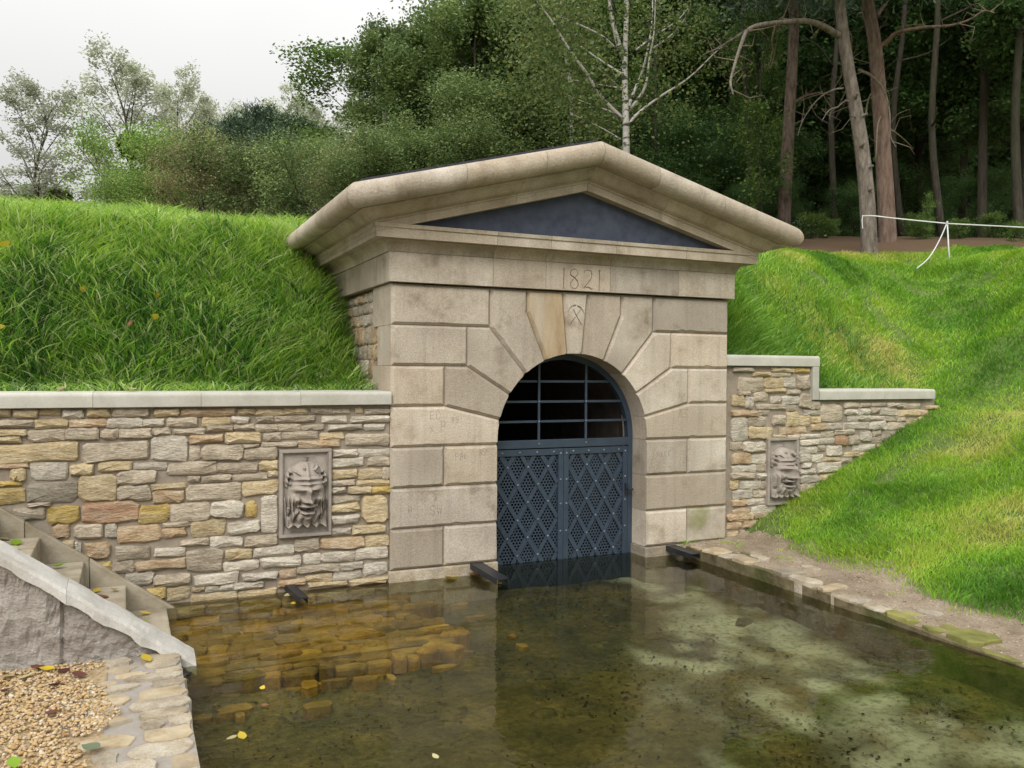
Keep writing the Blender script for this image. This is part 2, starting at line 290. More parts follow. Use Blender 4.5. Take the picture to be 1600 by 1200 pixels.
GLY = {'S': [[(1, .85), (.7, 1), (.3, 1), (.05, .8), (.2, .58), (.8, .4), (.95, .2), (.7, 0), (.25, 0), (0, .15)]], 'W': [[(0, 1), (.25, 0), (.5, .7), (.75, 0), (1, 1)]], 'A': [[(0, 0), (.5, 1), (1, 0)], [(.2, .38), (.8, .38)]],
       'E': [[(.9, 1), (0, 1), (0, 0), (.9, 0)], [(0, .5), (.7, .5)]], 'D': [[(0, 0), (0, 1), (.5, 1), (.95, .7), (.95, .3), (.5, 0), (0, 0)]], 'P': [[(0, 0), (0, 1), (.7, 1), (.9, .75), (.7, .5), (0, .5)]], 'B': [[(0, 0), (0, 1), (.7, .95), (.75, .6), (0, .5), (.85, .4), (.8, .05), (0, 0)]],
       'K': [[(0, 0), (0, 1)], [(.8, 1), (0, .45), (.85, 0)]], 'R': [[(0, 0), (0, 1), (.7, 1), (.8, .7), (.6, .5), (0, .5)], [(.4, .5), (.9, 0)]], 'Z': [[(0, 1), (.9, 1), (0, 0), (.9, 0)]], '8': [[(.5, .55), (.1, .75), (.5, 1), (.9, .75), (.5, .55), (.05, .25), (.5, 0), (.95, .25), (.5, .55)]], '5': [[(.9, 1), (.15, 1), (.1, .55), (.7, .6), (.9, .3), (.6, 0), (.05, .08)]],
       'X': [[(0, 0), (1, 1)], [(0, 1), (1, 0)]], 'F': [[(0, 0), (0, 1), (.9, 1)], [(0, .5), (.7, .5)]], 'H': [[(0, 0), (0, 1)], [(1, 0), (1, 1)], [(0, .5), (1, .5)]]}
def scratch(text, x, z, h, w=.006):
    o = []
    for c in text:
        if c != ' ':
            for pl in GLY[c]:
                for a, b in zip(pl[:-1], pl[1:]):
                    o.append(((x+a[0]*h*.55+random.uniform(-.002, .002), z+a[1]*h), (x+b[0]*h*.55, z+b[1]*h+random.uniform(-.002, .002)), w, w))
        x += h*.8
    return o
def rubble(name, x0, x1, z0, z1, yf, code, parent, axis='y', proud=None, deep=.05):
    """one rough stone in a wall face at y = yf (or x = yf when axis is 'x', face towards -x)"""
    w, h = x1-x0, z1-z0; cx, cz = (x0+x1)/2, (z0+z1)/2; n = 12
    pr = random.uniform(.016, .042) if proud is None else proud
    cut = min(w, h)*.5; tz = random.uniform(-.03, .03); hw, hh = w/2, h/2
    c = lambda: random.uniform(.18, .55)*cut; u = random.uniform
    base = [(-hw+c(), -hh), (-hw*u(.1, .45), -hh), (hw*u(.1, .45), -hh), (hw-c(), -hh), (hw, -hh+c()*.8), (hw, hh-c()*.8), (hw-c(), hh), (hw*u(.1, .45), hh), (-hw*u(.1, .45), hh), (-hw+c(), hh), (-hw, hh-c()*.8), (-hw, -hh+c()*.8)]
    jz = min(h*.11, .014); jx = min(w*.06, .012)
    out_ = [(x+u(-jx, jx*.6)*np.sign(x), z+u(-jz, jz*.55)*np.sign(z)+tz*x) for x, z in base]
    q0 = min(.4, .011/hh); q1 = min(.4, .011/hw)
    fr = [(x*(1-q1*u(.6, 1.6)), z*(1-q0*u(.6, 1.7)), pr*u(.7, 1.15)) for x, z in out_]
    def P(x, y, z): return (cx+x, yf+y, cz+z) if axis == 'y' else (yf+y, -(cx+x), cz+z)
    V = [P(x, deep, z) for x, z in out_]+[P(x, -pr*.45, z) for x, z in out_]+[P(x, -p, z) for x, z, p in fr]+[P(random.uniform(-.15, .15)*w, -pr*random.uniform(1.05, 1.35), random.uniform(-.15, .15)*h)]
    F = [(i, (i+1) % n, n+(i+1) % n, n+i) for i in range(n)]+[(n+i, n+(i+1) % n, 2*n+(i+1) % n, 2*n+i) for i in range(n)]+[(2*n+i, 2*n+(i+1) % n, 3*n) for i in range(n)]
    if axis == 'y': F = [f[::-1] for f in F] if False else F
    o = make(name, V, F, 'rubble_'+code, parent, smooth=True); e = o.modifiers.new('edges', 'EDGE_SPLIT'); e.split_angle = math.radians(32); return o

# ---------------------------------------------------------------- terrain
def sstep(a, b, t): t = np.clip((t-a)/(b-a), 0, 1); return t*t*(3-2*t)
def vnoise(x, y, s=1., seed=0):
    """cheap value noise"""
    x = np.asarray(x, float)/s; y = np.asarray(y, float)/s; xi = np.floor(x); yi = np.floor(y); fx = x-xi; fy = y-yi; fx = fx*fx*(3-2*fx); fy = fy*fy*(3-2*fy)
    def hsh(a, b): v = np.sin(a*127.1+b*311.7+seed*74.7)*43758.5453; return v-np.floor(v)
    return (hsh(xi, yi)*(1-fx)+hsh(xi+1, yi)*fx)*(1-fy)+(hsh(xi, yi+1)*(1-fx)+hsh(xi+1, yi+1)*fx)*fy
PW = 3.655; CX = PW/2; WATER = -.1
def softcap(v, cap, r): return np.where(v > cap-r, cap-r+r*(1-np.exp(-(v-cap+r)/r)), v)
def H(x, y):
    """height of the natural ground"""
    x = np.asarray(x, float); y = np.asarray(y, float)
    left = 1.46+1.75*np.clip((y-.75)/1.75, 0, 1)**.9+.45*sstep(2.3, 5, y)+.12*(vnoise(x, y, .9, 3)-.5)*sstep(.8, 1.6, y)
    left = left-.20*sstep(-.3, -.08, x)*sstep(.75, 1.3, y)*(1-sstep(2.3, 3.0, y))
    R = softcap(np.clip(.42*(x-3.76), 0, None)+.22*np.clip(x-7, 0, None), 3.95, .5)
    R = R+.16*(vnoise(x, y, 1.1, 5)-.5)*sstep(3.9, 5, x)+.06*(vnoise(x, y, .35, 6)-.5)*sstep(3.8, 4.4, x)
    B = 1.42+.40*(1-sstep(4.85, 5.0, x))+(1.0-.25*sstep(5.5, 9.5, x))*(y-.4)
    B = softcap(B, 3.46+.40*sstep(5, 9, x), .4)+.14*(vnoise(x, y, .8, 8)-.5)*sstep(.6, 1.4, y)
    up = .5*(R+B+np.sqrt((R-B)**2+.35))-.16*np.exp(-((R-B)/2.)**2)
    right = np.where((y > .2) | (x > 6.88), up, R)
    h = np.where(x < CX, left, right); t = sstep(4.5, 9, y)
    h = np.where((y > 4.5) & (x < 5), h*(1-t)+3.75*t, h)
    d = (x-CAM[0])*AF[0]+(y-CAM[1])*AF[1]
    return h+.17*np.clip(d-14.6, 0, 8)*sstep(3, 7, x)
def grid(name, xs, ys, m, hf=H, cut=None, zoff=0., lit=None):
    X, Y = np.meshgrid(xs, ys); Z = hf(X, Y)+zoff; nx, ny = len(xs), len(ys)
    V = np.stack([X.ravel(), Y.ravel(), Z.ravel()], 1); i = np.arange(nx*ny).reshape(ny, nx)
    q = np.stack([i[:-1, :-1], i[:-1, 1:], i[1:, 1:], i[1:, :-1]], -1).reshape(-1, 4)
    if cut is not None:
        c = V[q].mean(1); q = q[~cut(c[:, 0], c[:, 1])]
    o = make_np(name, V, q, None, m, smooth=True)
    if lit is not None:
        a = o.data.attributes.new('litter', 'FLOAT', 'POINT'); a.data.foreach_set('value', lit(V[:, 0], V[:, 1]).astype(np.float32))
    return o
def litter(x, y):
    d = (x-CAM[0])*AF[0]+(y-CAM[1])*AF[1]
    return np.clip(sstep(15.0, 15.6, d+.8*(vnoise(x, y, 1.5, 11)-.5))*(x > 2.5)+sstep(17, 20, d), 0, 1)
xs = np.concatenate([[-400, -200, -100, -60, -40, -28, -20, -14, -10], np.arange(-8, 16.01, .2), [17, 18, 20, 23, 27, 33, 42, 60, 100, 200, 400]])
ys = np.concatenate([np.arange(.33, 9, .16), [9.3, 10, 11, 12, 13, 14, 16, 18, 21, 25, 30, 40, 60, 100, 200, 400]])
g = grid('upper_ground', xs, ys, 'soil', cut=lambda x, y: (x > .05) & (x < PW-.05) & (y < 2.45), lit=litter); g['kind'] = 'structure'
xs = np.concatenate([np.arange(3.62, 14, .12), [14.5, 16, 20, 30, 60, 120, 400]]); ys = np.concatenate([[-400, -120, -60, -30, -16], np.arange(-12, .34, .12), [.33]])
g = grid('lower_bank', xs, ys, 'soil', lambda x, y: H(x, y)-.07*(1-sstep(3.8, 4.15, x)), cut=lambda x, y: (x < 6.85) & (y > .2), lit=litter); g['kind'] = 'structure'
def bankz(y): return .018-.095*sstep(-1.0, -3.9, y)
def sandz(x, y): return bankz(y)-.006+.05*sstep(3.25, 3.7, x)*sstep(-1.0, -3.9, y)+.03*(vnoise(x, y, .4, 2)-.5)+.024*(vnoise(x, y, .13, 4)-.5)+.012*(vnoise(x, y, .05, 9)-.5)+.34*np.clip(x-3.82, 0, None)-.05*sstep(3.16, 3.06, x)
g = grid('sand_bank', np.arange(3.07, 4.5, .03), np.concatenate([[-400, -60, -20], np.arange(-12, -6, .3), np.arange(-6, .12, .03)]), 'sand', sandz); g['kind'] = 'structure'
g = grid('gravel_path', np.concatenate([[-400, -100, -30], np.arange(-8, -2.1, .1)]), np.concatenate([[-400, -100, -30], np.arange(-12, -1.44, .1)]), 'gravel_ground', lambda x, y: -.012+.012*(vnoise(x, y, .3, 1)-.5)); g['kind'] = 'structure'
g = make('lower_ground', [(-400, -400, -.9), (400, -400, -.9), (400, 3, -.9), (-400, 3, -.9)], [(0, 1, 2, 3)], 'gravel_ground'); g['kind'] = 'structure'
# ---------------------------------------------------------------- portal
c_ = .36; R_ = .816; ZS = 3.1*c_
portal = empty('stone_portal', (CX, 0, -.6)); tag(portal, 'grey sandstone tunnel portal with round arch, gable and date over the gate', 'portal')
def arc(a0, a1, n=6, side=-1): return [(CX+side*R_*math.cos(math.radians(a0+(a1-a0)*i/n)), ZS+R_*math.sin(math.radians(a0+(a1-a0)*i/n))) for i in range(n+1)]
EXT = {'A': (.50, 4*c_), 'B': (.716, 5*c_), 'C': (.937, 6*c_), 'D': (1.314, 6.43*c_), 'E': (1.69, 7*c_)}
ANG = {k: math.degrees(math.atan2(z-ZS, CX-x)) for k, (x, z) in EXT.items()}
JL = CX-R_
def mirror(p): return [(PW-x, z) for x, z in p][::-1]
def ccw(poly, ins):
    a = sum(poly[i][0]*poly[(i+1) % len(poly)][1]-poly[(i+1) % len(poly)][0]*poly[i][1] for i in range(len(poly)))
    if a < 0:
        poly = poly[::-1]; ins = ins[::-1]; ins = ins[1:]+ins[:1]
    return poly, ins
BL = {}
def put(key, poly, ins, depth, m='ashlar', nm='stone_block'):
    for s in (0, 1):
        p = poly if s == 0 else [(PW-x, z) for x, z in poly]; i = list(ins)
        p, i = ccw(list(p), i)
        mm = m[s] if isinstance(m, tuple) else m
        BL[key, s] = block(nm, p, i, 0, depth, mm, portal)
def rect(x0, x1, z0, z1): return [(x0, z0), (x1, z0), (x1, z1), (x0, z1)]
put('c1', rect(0, .937, 6*c_, 7*c_), [1]*4, .62)
put('c2', rect(0, .716, 5*c_, 6*c_), [1]*4, .45)
put('c3', rect(0, .50, 4*c_, 5*c_), [1]*4, .62)
a4 = arc(ANG['A'], 0, 4)
p4 = [(0, 3*c_), (0, 4*c_), (.50, 4*c_)]+a4+[(JL, 3*c_)]
put('c4', p4, [1, 1, 1]+[0]*len(a4)+[1], .45)
put('c5a', rect(0, .50, 2*c_, 3*c_), [1]*4, .62); put('c5b', rect(.50, JL, 2*c_, 3*c_), [1, 0, 1, 1], .45)
put('c6', rect(0, JL, c_, 2*c_), [1, 0, 1, 1], .45)
put('c7a', rect(0, .50, 0, c_), [1]*4, .62, ('ashlar', 'ashlar_moss')); put('c7b', rect(.50, JL, 0, c_), [1, 0, 1, 1], .45)
for k0, k1, top in (('A', 'B', 1), ('B', 'C', 1), ('C', 'D', 2), ('D', 'E', 3)):
    e0, e1 = EXT[k0], EXT[k1]; ar = arc(ANG[k1], ANG[k0], 6)
    if top == 1: pl = [e0, (e0[0], e1[1]), e1]+ar; ins = [1, 1, 1]+[0]*6+[1]
    elif top == 2: pl = [e0, (e0[0], 7*c_), (e1[0], 7*c_), e1]+ar; ins = [1, 1, 1, 1]+[0]*6+[1]
    else: pl = [e0, (e0[0], 7*c_), e1]+ar; ins = [1, 1, 1]+[0]*6+[1]
    put(k0, pl, ins, .42, ('ashlar_tan', 'ashlar') if k0 == 'D' else 'ashlar', 'voussoir')
ak = arc(ANG['E'], 180-ANG['E'], 4)
kp, ki = ccw([EXT['E'], (PW-EXT['E'][0], 7*c_)]+ak[::-1], [1, 1]+[0]*4+[1])
key = block('keystone', kp, ki, 0, .42, 'ashlar', portal)
# plinth under the piers
for x0, x1 in ((-.015, JL+.012), (PW-JL-.012, PW+.01)): bevel(box('plinth', x0, x1, -.012, .6, -.75, -.004, 'quay_stone', portal), .008)
# carved date, crossed hammer and pick, old scratched letters
def poly_strokes(P, w): return [(a, b, w[i], w[i+1]) for i, (a, b) in enumerate(zip(P[:-1], P[1:]))]
FR = [-.035, .94, 1.48, 2.18, 2.98, PW+.035]; FZ0, FZ1 = 7*c_+.010, 2.785
fr_obj = []
for x0, x1 in zip(FR[:-1], FR[1:]):
    o = make('frieze_block', boxv(x0+.002, x1-.002, -.042, .35, FZ0, FZ1), BOXF, 'ashlar', portal); fr_obj.append(o)
z0, z1 = 2.547, 2.737; st = []
for x in (1.667, 2.055): st += [((x, z0), (x+.004, z1), .013, .017), ((x-.016, z0), (x+.016, z0), .005, .005), ((x-.018, z1-.012), (x+.012, z1), .005, .006)]
s8 = [(1.815, z1-.025), (1.795, z1-.004), (1.762, z1-.006), (1.738, z1-.035), (1.745, z1-.065), (1.785, z0+.105), (1.818, z0+.07), (1.826, z0+.035), (1.806, z0+.006), (1.77, z0+.002), (1.745, z0+.018)]
st += poly_strokes(s8, [.004, .005, .007, .009, .012, .015, .014, .011, .008, .005, .004])
st += poly_strokes([(1.745, z0+.018), (1.74, z0+.05), (1.785, z0+.105), (1.822, z1-.05), (1.815, z1-.025)], [.0075]*5)
s2 = [(1.885, z1-.045), (1.892, z1-.015), (1.925, z1-.002), (1.962, z1-.012), (1.975, z1-.045), (1.965, z0+.10), (1.925, z0+.055), (1.885, z0+.012), (1.905, z0+.022), (1.94, z0+.02), (1.975, z0+.002), (1.99, z0+.012)]
st += poly_strokes(s2, [.007, .006, .006, .010, .014, .012, .008, .005, .008, .013, .008, .004])
st += [((2.10, z0+.004), (2.106, z0+.004), .010, .010)]
engrave(fr_obj[2], [(a, b, w0*1.35, w1*1.35) for a, b, w0, w1 in st], -.042, .018)
def kz(ux, uy): return (CX+(ux-528)*.00074, 2.28-(uy-850)*.00071)
st = [(kz(490, 750), kz(530, 825), .012, .012), (kz(530, 825), kz(612, 955), .013, .009), (kz(442, 948), kz(520, 850), .009, .009), (kz(540, 822), kz(592, 745), .009, .008)]
st += poly_strokes([kz(408, 785), kz(440, 728), kz(475, 702), kz(525, 690)], [.006, .010, .014, .020]) + poly_strokes([kz(548, 698), kz(590, 718), kz(620, 750), kz(655, 812)], [.020, .020, .012, .004])
engrave(key, [(a, b, w0*1.3, w1*1.3) for a, b, w0, w1 in st], 0, .018)
engrave(BL['c6', 0], scratch('SW', .36, .47, .085, .007)+scratch('A', .40, .585, .05)+scratch('H', .16, .50, .05), 0, .006)
engrave(BL['c4', 0], scratch('ED', .36, 1.325, .07)+scratch('X', .36, 1.21, .055)+scratch('P', .46, 1.215, .085)+scratch('85', .56, 1.29, .05), 0, .006)
engrave(BL['c5b', 0], scratch('PBK', .60, .955, .055)+scratch('RZ', .84, .985, .05), 0, .006)
engrave(BL['c4', 1], scratch('AS', 3.02, 1.29, .09), 0, .006)
engrave(BL['c5b', 1], scratch('HRKEF', 2.73, .90, .055)+scratch('E', 2.70, .80, .08), 0, .006)
# bed mould, corona, raking cornice: profiles (outward o, height) swept between stations
SL = .262; KC = math.sqrt(1+SL*SL); RB = 2.973
def rake(X): return RB+SL*(X if X <= CX else PW-X)
YB = 2.6
def stn(kind, v=0):
    """station -> function from (o, h) to a world point; flat cornice: h is absolute z"""
    return {'L': lambda o, h: (-o, -o, h), 'R': lambda o, h: (PW+o, -o, h), 'x': lambda o, h: (v, -o, h), 'lb': lambda o, h: (-o, v, h), 'rb': lambda o, h: (PW+o, v, h)}[kind]
def rstn(kind, v=0):
    def f(o, h):
        if kind == 'L' or kind == 'lb': x = -o; y = -o if kind == 'L' else v
        elif kind == 'R' or kind == 'rb': x = PW+o; y = -o if kind == 'R' else v
        else: x, y = v, -o
        return (x, y, rake(x)+h*KC)
    return f
def sweep(name, prof, s0, s1, m, gap=.0018, smooth=False):
    A = [np.array(s0(*p)) for p in prof]; B = [np.array(s1(*p)) for p in prof]; n = len(prof)
    V = []
    for a, b in zip(A, B):
        d = (b-a)/np.linalg.norm(b-a); V.append(a+d*gap)
    for a, b in zip(A, B):
        d = (b-a)/np.linalg.norm(b-a); V.append(b-d*gap)
    F = [(i, (i+1) % n, n+(i+1) % n, n+i) for i in range(n)]+[tuple(range(n-1, -1, -1)), tuple(range(n, 2*n))]
    o = make(name, V, F, m, portal)
    if smooth:
        o.data.polygons.foreach_set('use_smooth', [i < n for i in range(n+2)]); md = o.modifiers.new('es', 'EDGE_SPLIT'); md.split_angle = math.radians(38)
    return o
bed = [(-.3, FZ1+.003), (.047, FZ1+.003), (.052, FZ1+.02), (.052, FZ1+.028), (.06, FZ1+.05), (.082, FZ1+.078), (.118, FZ1+.092), (.125, 2.881), (-.3, 2.881)]
cor = [(-.3, 2.884), (.195, 2.884), (.195, 2.962), (.207, 2.968), (.212, 3.0), (-.3, 3.0)]
cyma = [(-.12, .002), (.2, .002), (.2, .07), (.212, .074), (.216, .086), (.236, .093), (.262, .102), (.285, .118), (.305, .142), (.33, .168), (.358, .178), (.36, .188), (-.12, .188)]
roll = [(-.12, .191), (.40, .191)]+[(.42+.1*math.cos(math.radians(t)), .291+.1*math.sin(math.radians(t))) for t in range(-90, 91, 12)]+[(-.12, .391)]
for nm, pr, xsj in (('bed_mould', bed, [.94, 1.47, 2.17]), ('corona', cor, [.917, 1.456, 2.155, 2.962])):
    st_ = [stn('L')]+[stn('x', x) for x in xsj]+[stn('R')]
    for a, b in zip(st_[:-1], st_[1:]): sweep(nm, pr, a, b, 'cornice_stone', smooth=nm == 'bed_mould')
    for k in ('l', 'r'):
        ss = [stn('L' if k == 'l' else 'R'), stn(k+'b', .9), stn(k+'b', YB)]
        for a, b in zip(ss[:-1], ss[1:]): sweep(nm, pr, a, b, 'cornice_stone', smooth=nm == 'bed_mould')
for nm, pr, xsj in (('cyma_moulding', cyma, [1.10, CX, 2.66]), ('roll_coping', roll, [.50, 1.25, CX, 2.43, 3.18])):
    st_ = [rstn('L')]+[rstn('x', x) for x in xsj]+[rstn('R')]
    for a, b in zip(st_[:-1], st_[1:]): sweep(nm, pr, a, b, 'cornice_stone', smooth=True)
    for k in ('l', 'r'):
        ss = [rstn('L' if k == 'l' else 'R'), rstn(k+'b', .75), rstn(k+'b', 1.6), rstn(k+'b', YB)]
        for a, b in zip(ss[:-1], ss[1:]): sweep(nm, pr, a, b, 'cornice_stone', smooth=True)
ty = [(.05, 3.002), (PW-.05, 3.002), (CX, rake(CX)+.03)]
make('tympanum', [(x, -.10, z) for x, z in ty]+[(x, .3, z) for x, z in ty], [(0, 1, 2), (5, 4, 3), (0, 3, 4, 1), (1, 4, 5, 2), (2, 5, 3, 0)], 'slate_panel', portal)
for s in (0, 1):
    f = lambda x, y, h: (x if s == 0 else PW-x, y, rake(x)+h*KC)
    V = [f(-.36, -.36, .392), f(CX-.002, -.36, .392), f(CX-.002, YB+.3, .392), f(-.36, YB+.3, .392)]; V += [(x, y, z+.03) for x, y, z in V]
    make('roof_slab', V, BOXF, 'roofing', portal)
# body of the portal behind the dressed front: side walls, fill over the vault
for s in (0, 1):
    q = lambda a, b: (a, b) if s == 0 else (PW-b, PW-a)
    x0, x1 = q(.045, JL-.16); box('side_wall', x0, x1, .44, 3.2, -.75, 2.515, 'mortar', portal)
    x0, x1 = q(.0, .3)
    for y0, y1 in ((.352, .95), (.954, 1.55), (1.554, YB)): box('frieze_block', x0-.035*(1-s), x1+.035*s, y0, y1, FZ0, FZ1, 'ashlar', portal)
box('core_fill', .3, PW-.3, .44, 3.2, ZS+R_+.12, 3.0, 'mortar', portal)
box('gable_fill', .31, PW-.31, .31, YB+.25, 3.003, 3.2, 'mortar', portal)
z0 = 1.36                                   # rubble side beyond the quoins
while z0 < 2.5:
    dz = min(random.uniform(.09, .2), 2.51-z0); y = .47 if int((z0+.05)/c_) % 2 else .64
    while y < 2.3:
        w = random.uniform(.1, .3); rubble('stone', -(y+w-.006), -y, z0, z0+dz-.006, .045, random.choice('ggwwyo'), portal, axis='x', proud=random.uniform(.012, .04)); y += w
    z0 += dz
# vault behind the gate
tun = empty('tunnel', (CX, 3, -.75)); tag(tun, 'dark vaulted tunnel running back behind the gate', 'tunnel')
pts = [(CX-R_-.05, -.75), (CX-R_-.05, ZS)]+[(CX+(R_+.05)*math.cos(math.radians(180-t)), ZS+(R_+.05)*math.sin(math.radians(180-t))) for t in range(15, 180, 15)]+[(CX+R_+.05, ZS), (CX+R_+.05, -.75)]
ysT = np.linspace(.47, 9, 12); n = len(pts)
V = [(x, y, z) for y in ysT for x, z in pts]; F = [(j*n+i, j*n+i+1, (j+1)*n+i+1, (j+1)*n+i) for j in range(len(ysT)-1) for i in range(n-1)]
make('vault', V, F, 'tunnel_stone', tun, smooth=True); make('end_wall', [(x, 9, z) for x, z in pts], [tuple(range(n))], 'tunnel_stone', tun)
for s in (0, 1):
    for j in range(8):
        for i in range(5):
            x = CX-R_-.045 if s == 0 else CX+R_+.045
            y0 = .6+j*.42+(i % 2)*.2; z0 = .05+i*.24
            box('stone', min(x, x+(.02 if s == 0 else -.02)), max(x, x+(.02 if s == 0 else -.02)), y0, y0+.40, z0, z0+.225, 'tunnel_stone', tun)

# ---------------------------------------------------------------- gate
GY = .28
gate = empty('iron_gate', (CX, GY, -.5)); tag(gate, 'dark blue-grey double iron gate with riveted lattice and barred fanlight', 'gate')
def ring(r0, r1, y0, y1, zb):
    V = []; F = []; P = [(-1, zb)]+[(math.cos(math.radians(180-t)), None) for t in range(0, 181, 10)]+[(1, zb)]
    ang = [180-t for t in range(0, 181, 10)]
    def loop(r): return [(CX-r, zb)]+[(CX+r*math.cos(math.radians(a)), ZS+r*math.sin(math.radians(a))) for a in ang]+[(CX+r, zb)]
    A, B = loop(r1), loop(r0); n = len(A)
    for y in (y0, y1): V += [(x, y, z) for x, z in A]+[(x, y, z) for x, z in B]
    for i in range(n-1):
        F += [(i, i+1, n+i+1, n+i), (2*n+i, 3*n+i, 3*n+i+1, 2*n+i+1), (n+i, n+i+1, 3*n+i+1, 3*n+i), (i, 2*n+i, 2*n+i+1, i+1)]
    F += [(0, n, 3*n, 2*n), (n-1, 3*n-1, 4*n-1, 2*n-1)]
    return V, F
v, f = ring(R_-.055, R_+.03, GY-.02, GY+.05, -.6); make('frame', v, f, 'gate_paint', gate)
xl, xr = CX-R_+.055, CX+R_-.055
bevel(box('transom', xl-.01, xr+.01, GY-.028, GY+.03, 1.008, 1.088, 'gate_paint', gate), .004)
for z in (1.268, 1.462, 1.66):
    hw = math.sqrt(max(0, (R_-.05)**2-(z-ZS)**2)); box('bar', CX-hw, CX+hw, GY-.008, GY+.008, z-.011, z+.011, 'gate_paint', gate)
for x in (1.565, 2.09):
    zt = ZS+math.sqrt((R_-.05)**2-(x-CX)**2); box('bar', x-.011, x+.011, GY-.024, GY-.009, 1.085, zt, 'gate_paint', gate)
RIV = bpy.data.meshes.new('rivet'); vv = []; ff = []
for lv, (r, y) in enumerate(((.0115, 0), (.009, -.006), (.004, -.009))):
    for k in range(6): vv.append((r*math.cos(k*math.pi/3), y, r*math.sin(k*math.pi/3)))
for lv in (0, 1): ff += [(lv*6+k, lv*6+(k+1) % 6, lv*6+6+(k+1) % 6, lv*6+6+k) for k in range(6)]
ff.append(tuple(range(12, 18))); RIV.from_pydata(vv, [], ff); RIV.materials.append(MATS['rivet_metal'])
def rivet(x, y, z, parent):
    o = bpy.data.objects.new('rivet', RIV); COL.objects.link(o); o.parent = parent; o.location = Vector((x, y, z))-base_of(parent); return o
for x in (1.565, 2.09): rivet(x, GY-.0285, 1.05, gate); [rivet(x, GY-.0245, z, gate) for z in (1.268, 1.462)]
def clipseg(x0, z0, dx, dz, bx0, bx1, bz0, bz1):
    t0, t1 = -1e9, 1e9
    for p, d, lo, hi in ((x0, dx, bx0, bx1), (z0, dz, bz0, bz1)):
        a, b = (lo-p)/d, (hi-p)/d; t0 = max(t0, min(a, b)); t1 = min(t1, max(a, b))
    return (t0, t1) if t1-t0 > .05 else None
ZB, ZT = -.55, .998
for s in (0, 1):
    lx0, lx1 = (xl+.004, CX+.012) if s == 0 else (CX+.016, xr-.004)
    lf = empty('gate_leaf', Vector(((lx0+lx1)/2, GY, ZB))-base_of(gate)); lf.parent = gate
    st = .056; mx0, mx1, mz0, mz1 = lx0+st, lx1-st, -.115, ZT-.062
    for nm, a in (('stile', (lx0, lx0+st, GY-.022, GY+.014, ZB, ZT)), ('stile', (lx1-st, lx1, GY-.022, GY+.014, ZB, ZT)), ('top_rail', (mx0, mx1, GY-.021, GY+.014, mz1, ZT)), ('kick_plate', (mx0, mx1, GY-.012, GY+.004, ZB, mz0))):
        bevel(box(nm, *a, 'gate_paint', lf), .003)
    # perforated sheet: hexagonal web
    p = .0335; rh = .0118; V = []; F = []; hx = p/math.sqrt(3)
    rows = int((mz1-mz0)/(1.5*hx))+2; cols_ = int((mx1-mx0)/p)+2
    for j in range(rows):
        for i in range(cols_):
            x = mx0+i*p+(j % 2)*p/2; z = mz0+j*1.5*hx
            if x > mx1+.01 or z > mz1+.012: continue
            n0 = len(V)
            for r in (hx*.998, rh):
                for k in range(6):
                    t = math.radians(60*k+30); V.append((min(max(x+r*math.cos(t), mx0-.004), mx1+.004), GY+.002, min(max(z+r*math.sin(t), mz0-.004), mz1+.004)))
            F += [(n0+k, n0+(k+1) % 6, n0+6+(k+1) % 6, n0+6+k) for k in range(6)]
    make('perforated_sheet', V, F, 'gate_paint', lf)
    # crossing straps on a diamond grid, with a rivet at each crossing
    DW, DH = (mx1-mx0)/3, .343; xo, zo = mx0+DW*.5 if s == 0 else mx0, mz1-DH*.32
    for sg in (-1, 1):
        for k in range(-14, 15):
            x0 = xo+k*DW; dl = math.hypot(DW, DH); dx, dz = sg*DW/dl, DH/dl
            cs = clipseg(x0, zo, dx, dz, mx0+.004, mx1-.004, mz0, mz1)
            if not cs: continue
            w = .021; nx, nz = -dz*w, dx*w; y0, y1 = (GY-.0145, GY-.0085) if sg < 0 else (GY-.0083, GY-.0023)
            a = (x0+dx*cs[0], zo+dz*cs[0]); b = (x0+dx*cs[1], zo+dz*cs[1])
            q = [(a[0]-nx, a[1]-nz), (b[0]-nx, b[1]-nz), (b[0]+nx, b[1]+nz), (a[0]+nx, a[1]+nz)]
            q = [(min(max(x, mx0-.01), mx1+.01), min(max(z, mz0-.02), mz1+.02)) for x, z in q]
            make('strap', [(x, y0, z) for x, z in q]+[(x, y1, z) for x, z in q], [(0, 1, 2, 3), (7, 6, 5, 4), (0, 4, 5, 1), (1, 5, 6, 2), (2, 6, 7, 3), (3, 7, 4, 0)], 'gate_paint', lf)
    for j in range(-8, 3):
        for i in range(-2, 6):
            x = xo+i*DW+(j % 2)*DW/2; z = zo+j*DH/2
            if mx0+.02 < x < mx1-.02 and mz0+.02 < z < mz1-.02: rivet(x, GY-.0147, z, lf)
    for x in (lx0+.03, lx1-.03):
        for z in (.93, .67, .43, .16): rivet(x, GY-.0222, z+.02, lf)
    for k in range(4): rivet(mx0+.05+k*(mx1-mx0-.1)/3, GY-.0212, ZT-.03, lf)
    if s == 1:
        lk = MB().box(lx1-.035, lx1-.005, GY-.04, GY-.022, .50, .62).tube([(lx1-.02, GY-.03, .56), (lx1-.02, GY-.075, .56), (lx1+.03, GY-.08, .56)], .012, 8); lk.make('latch', 'black_steel', lf)

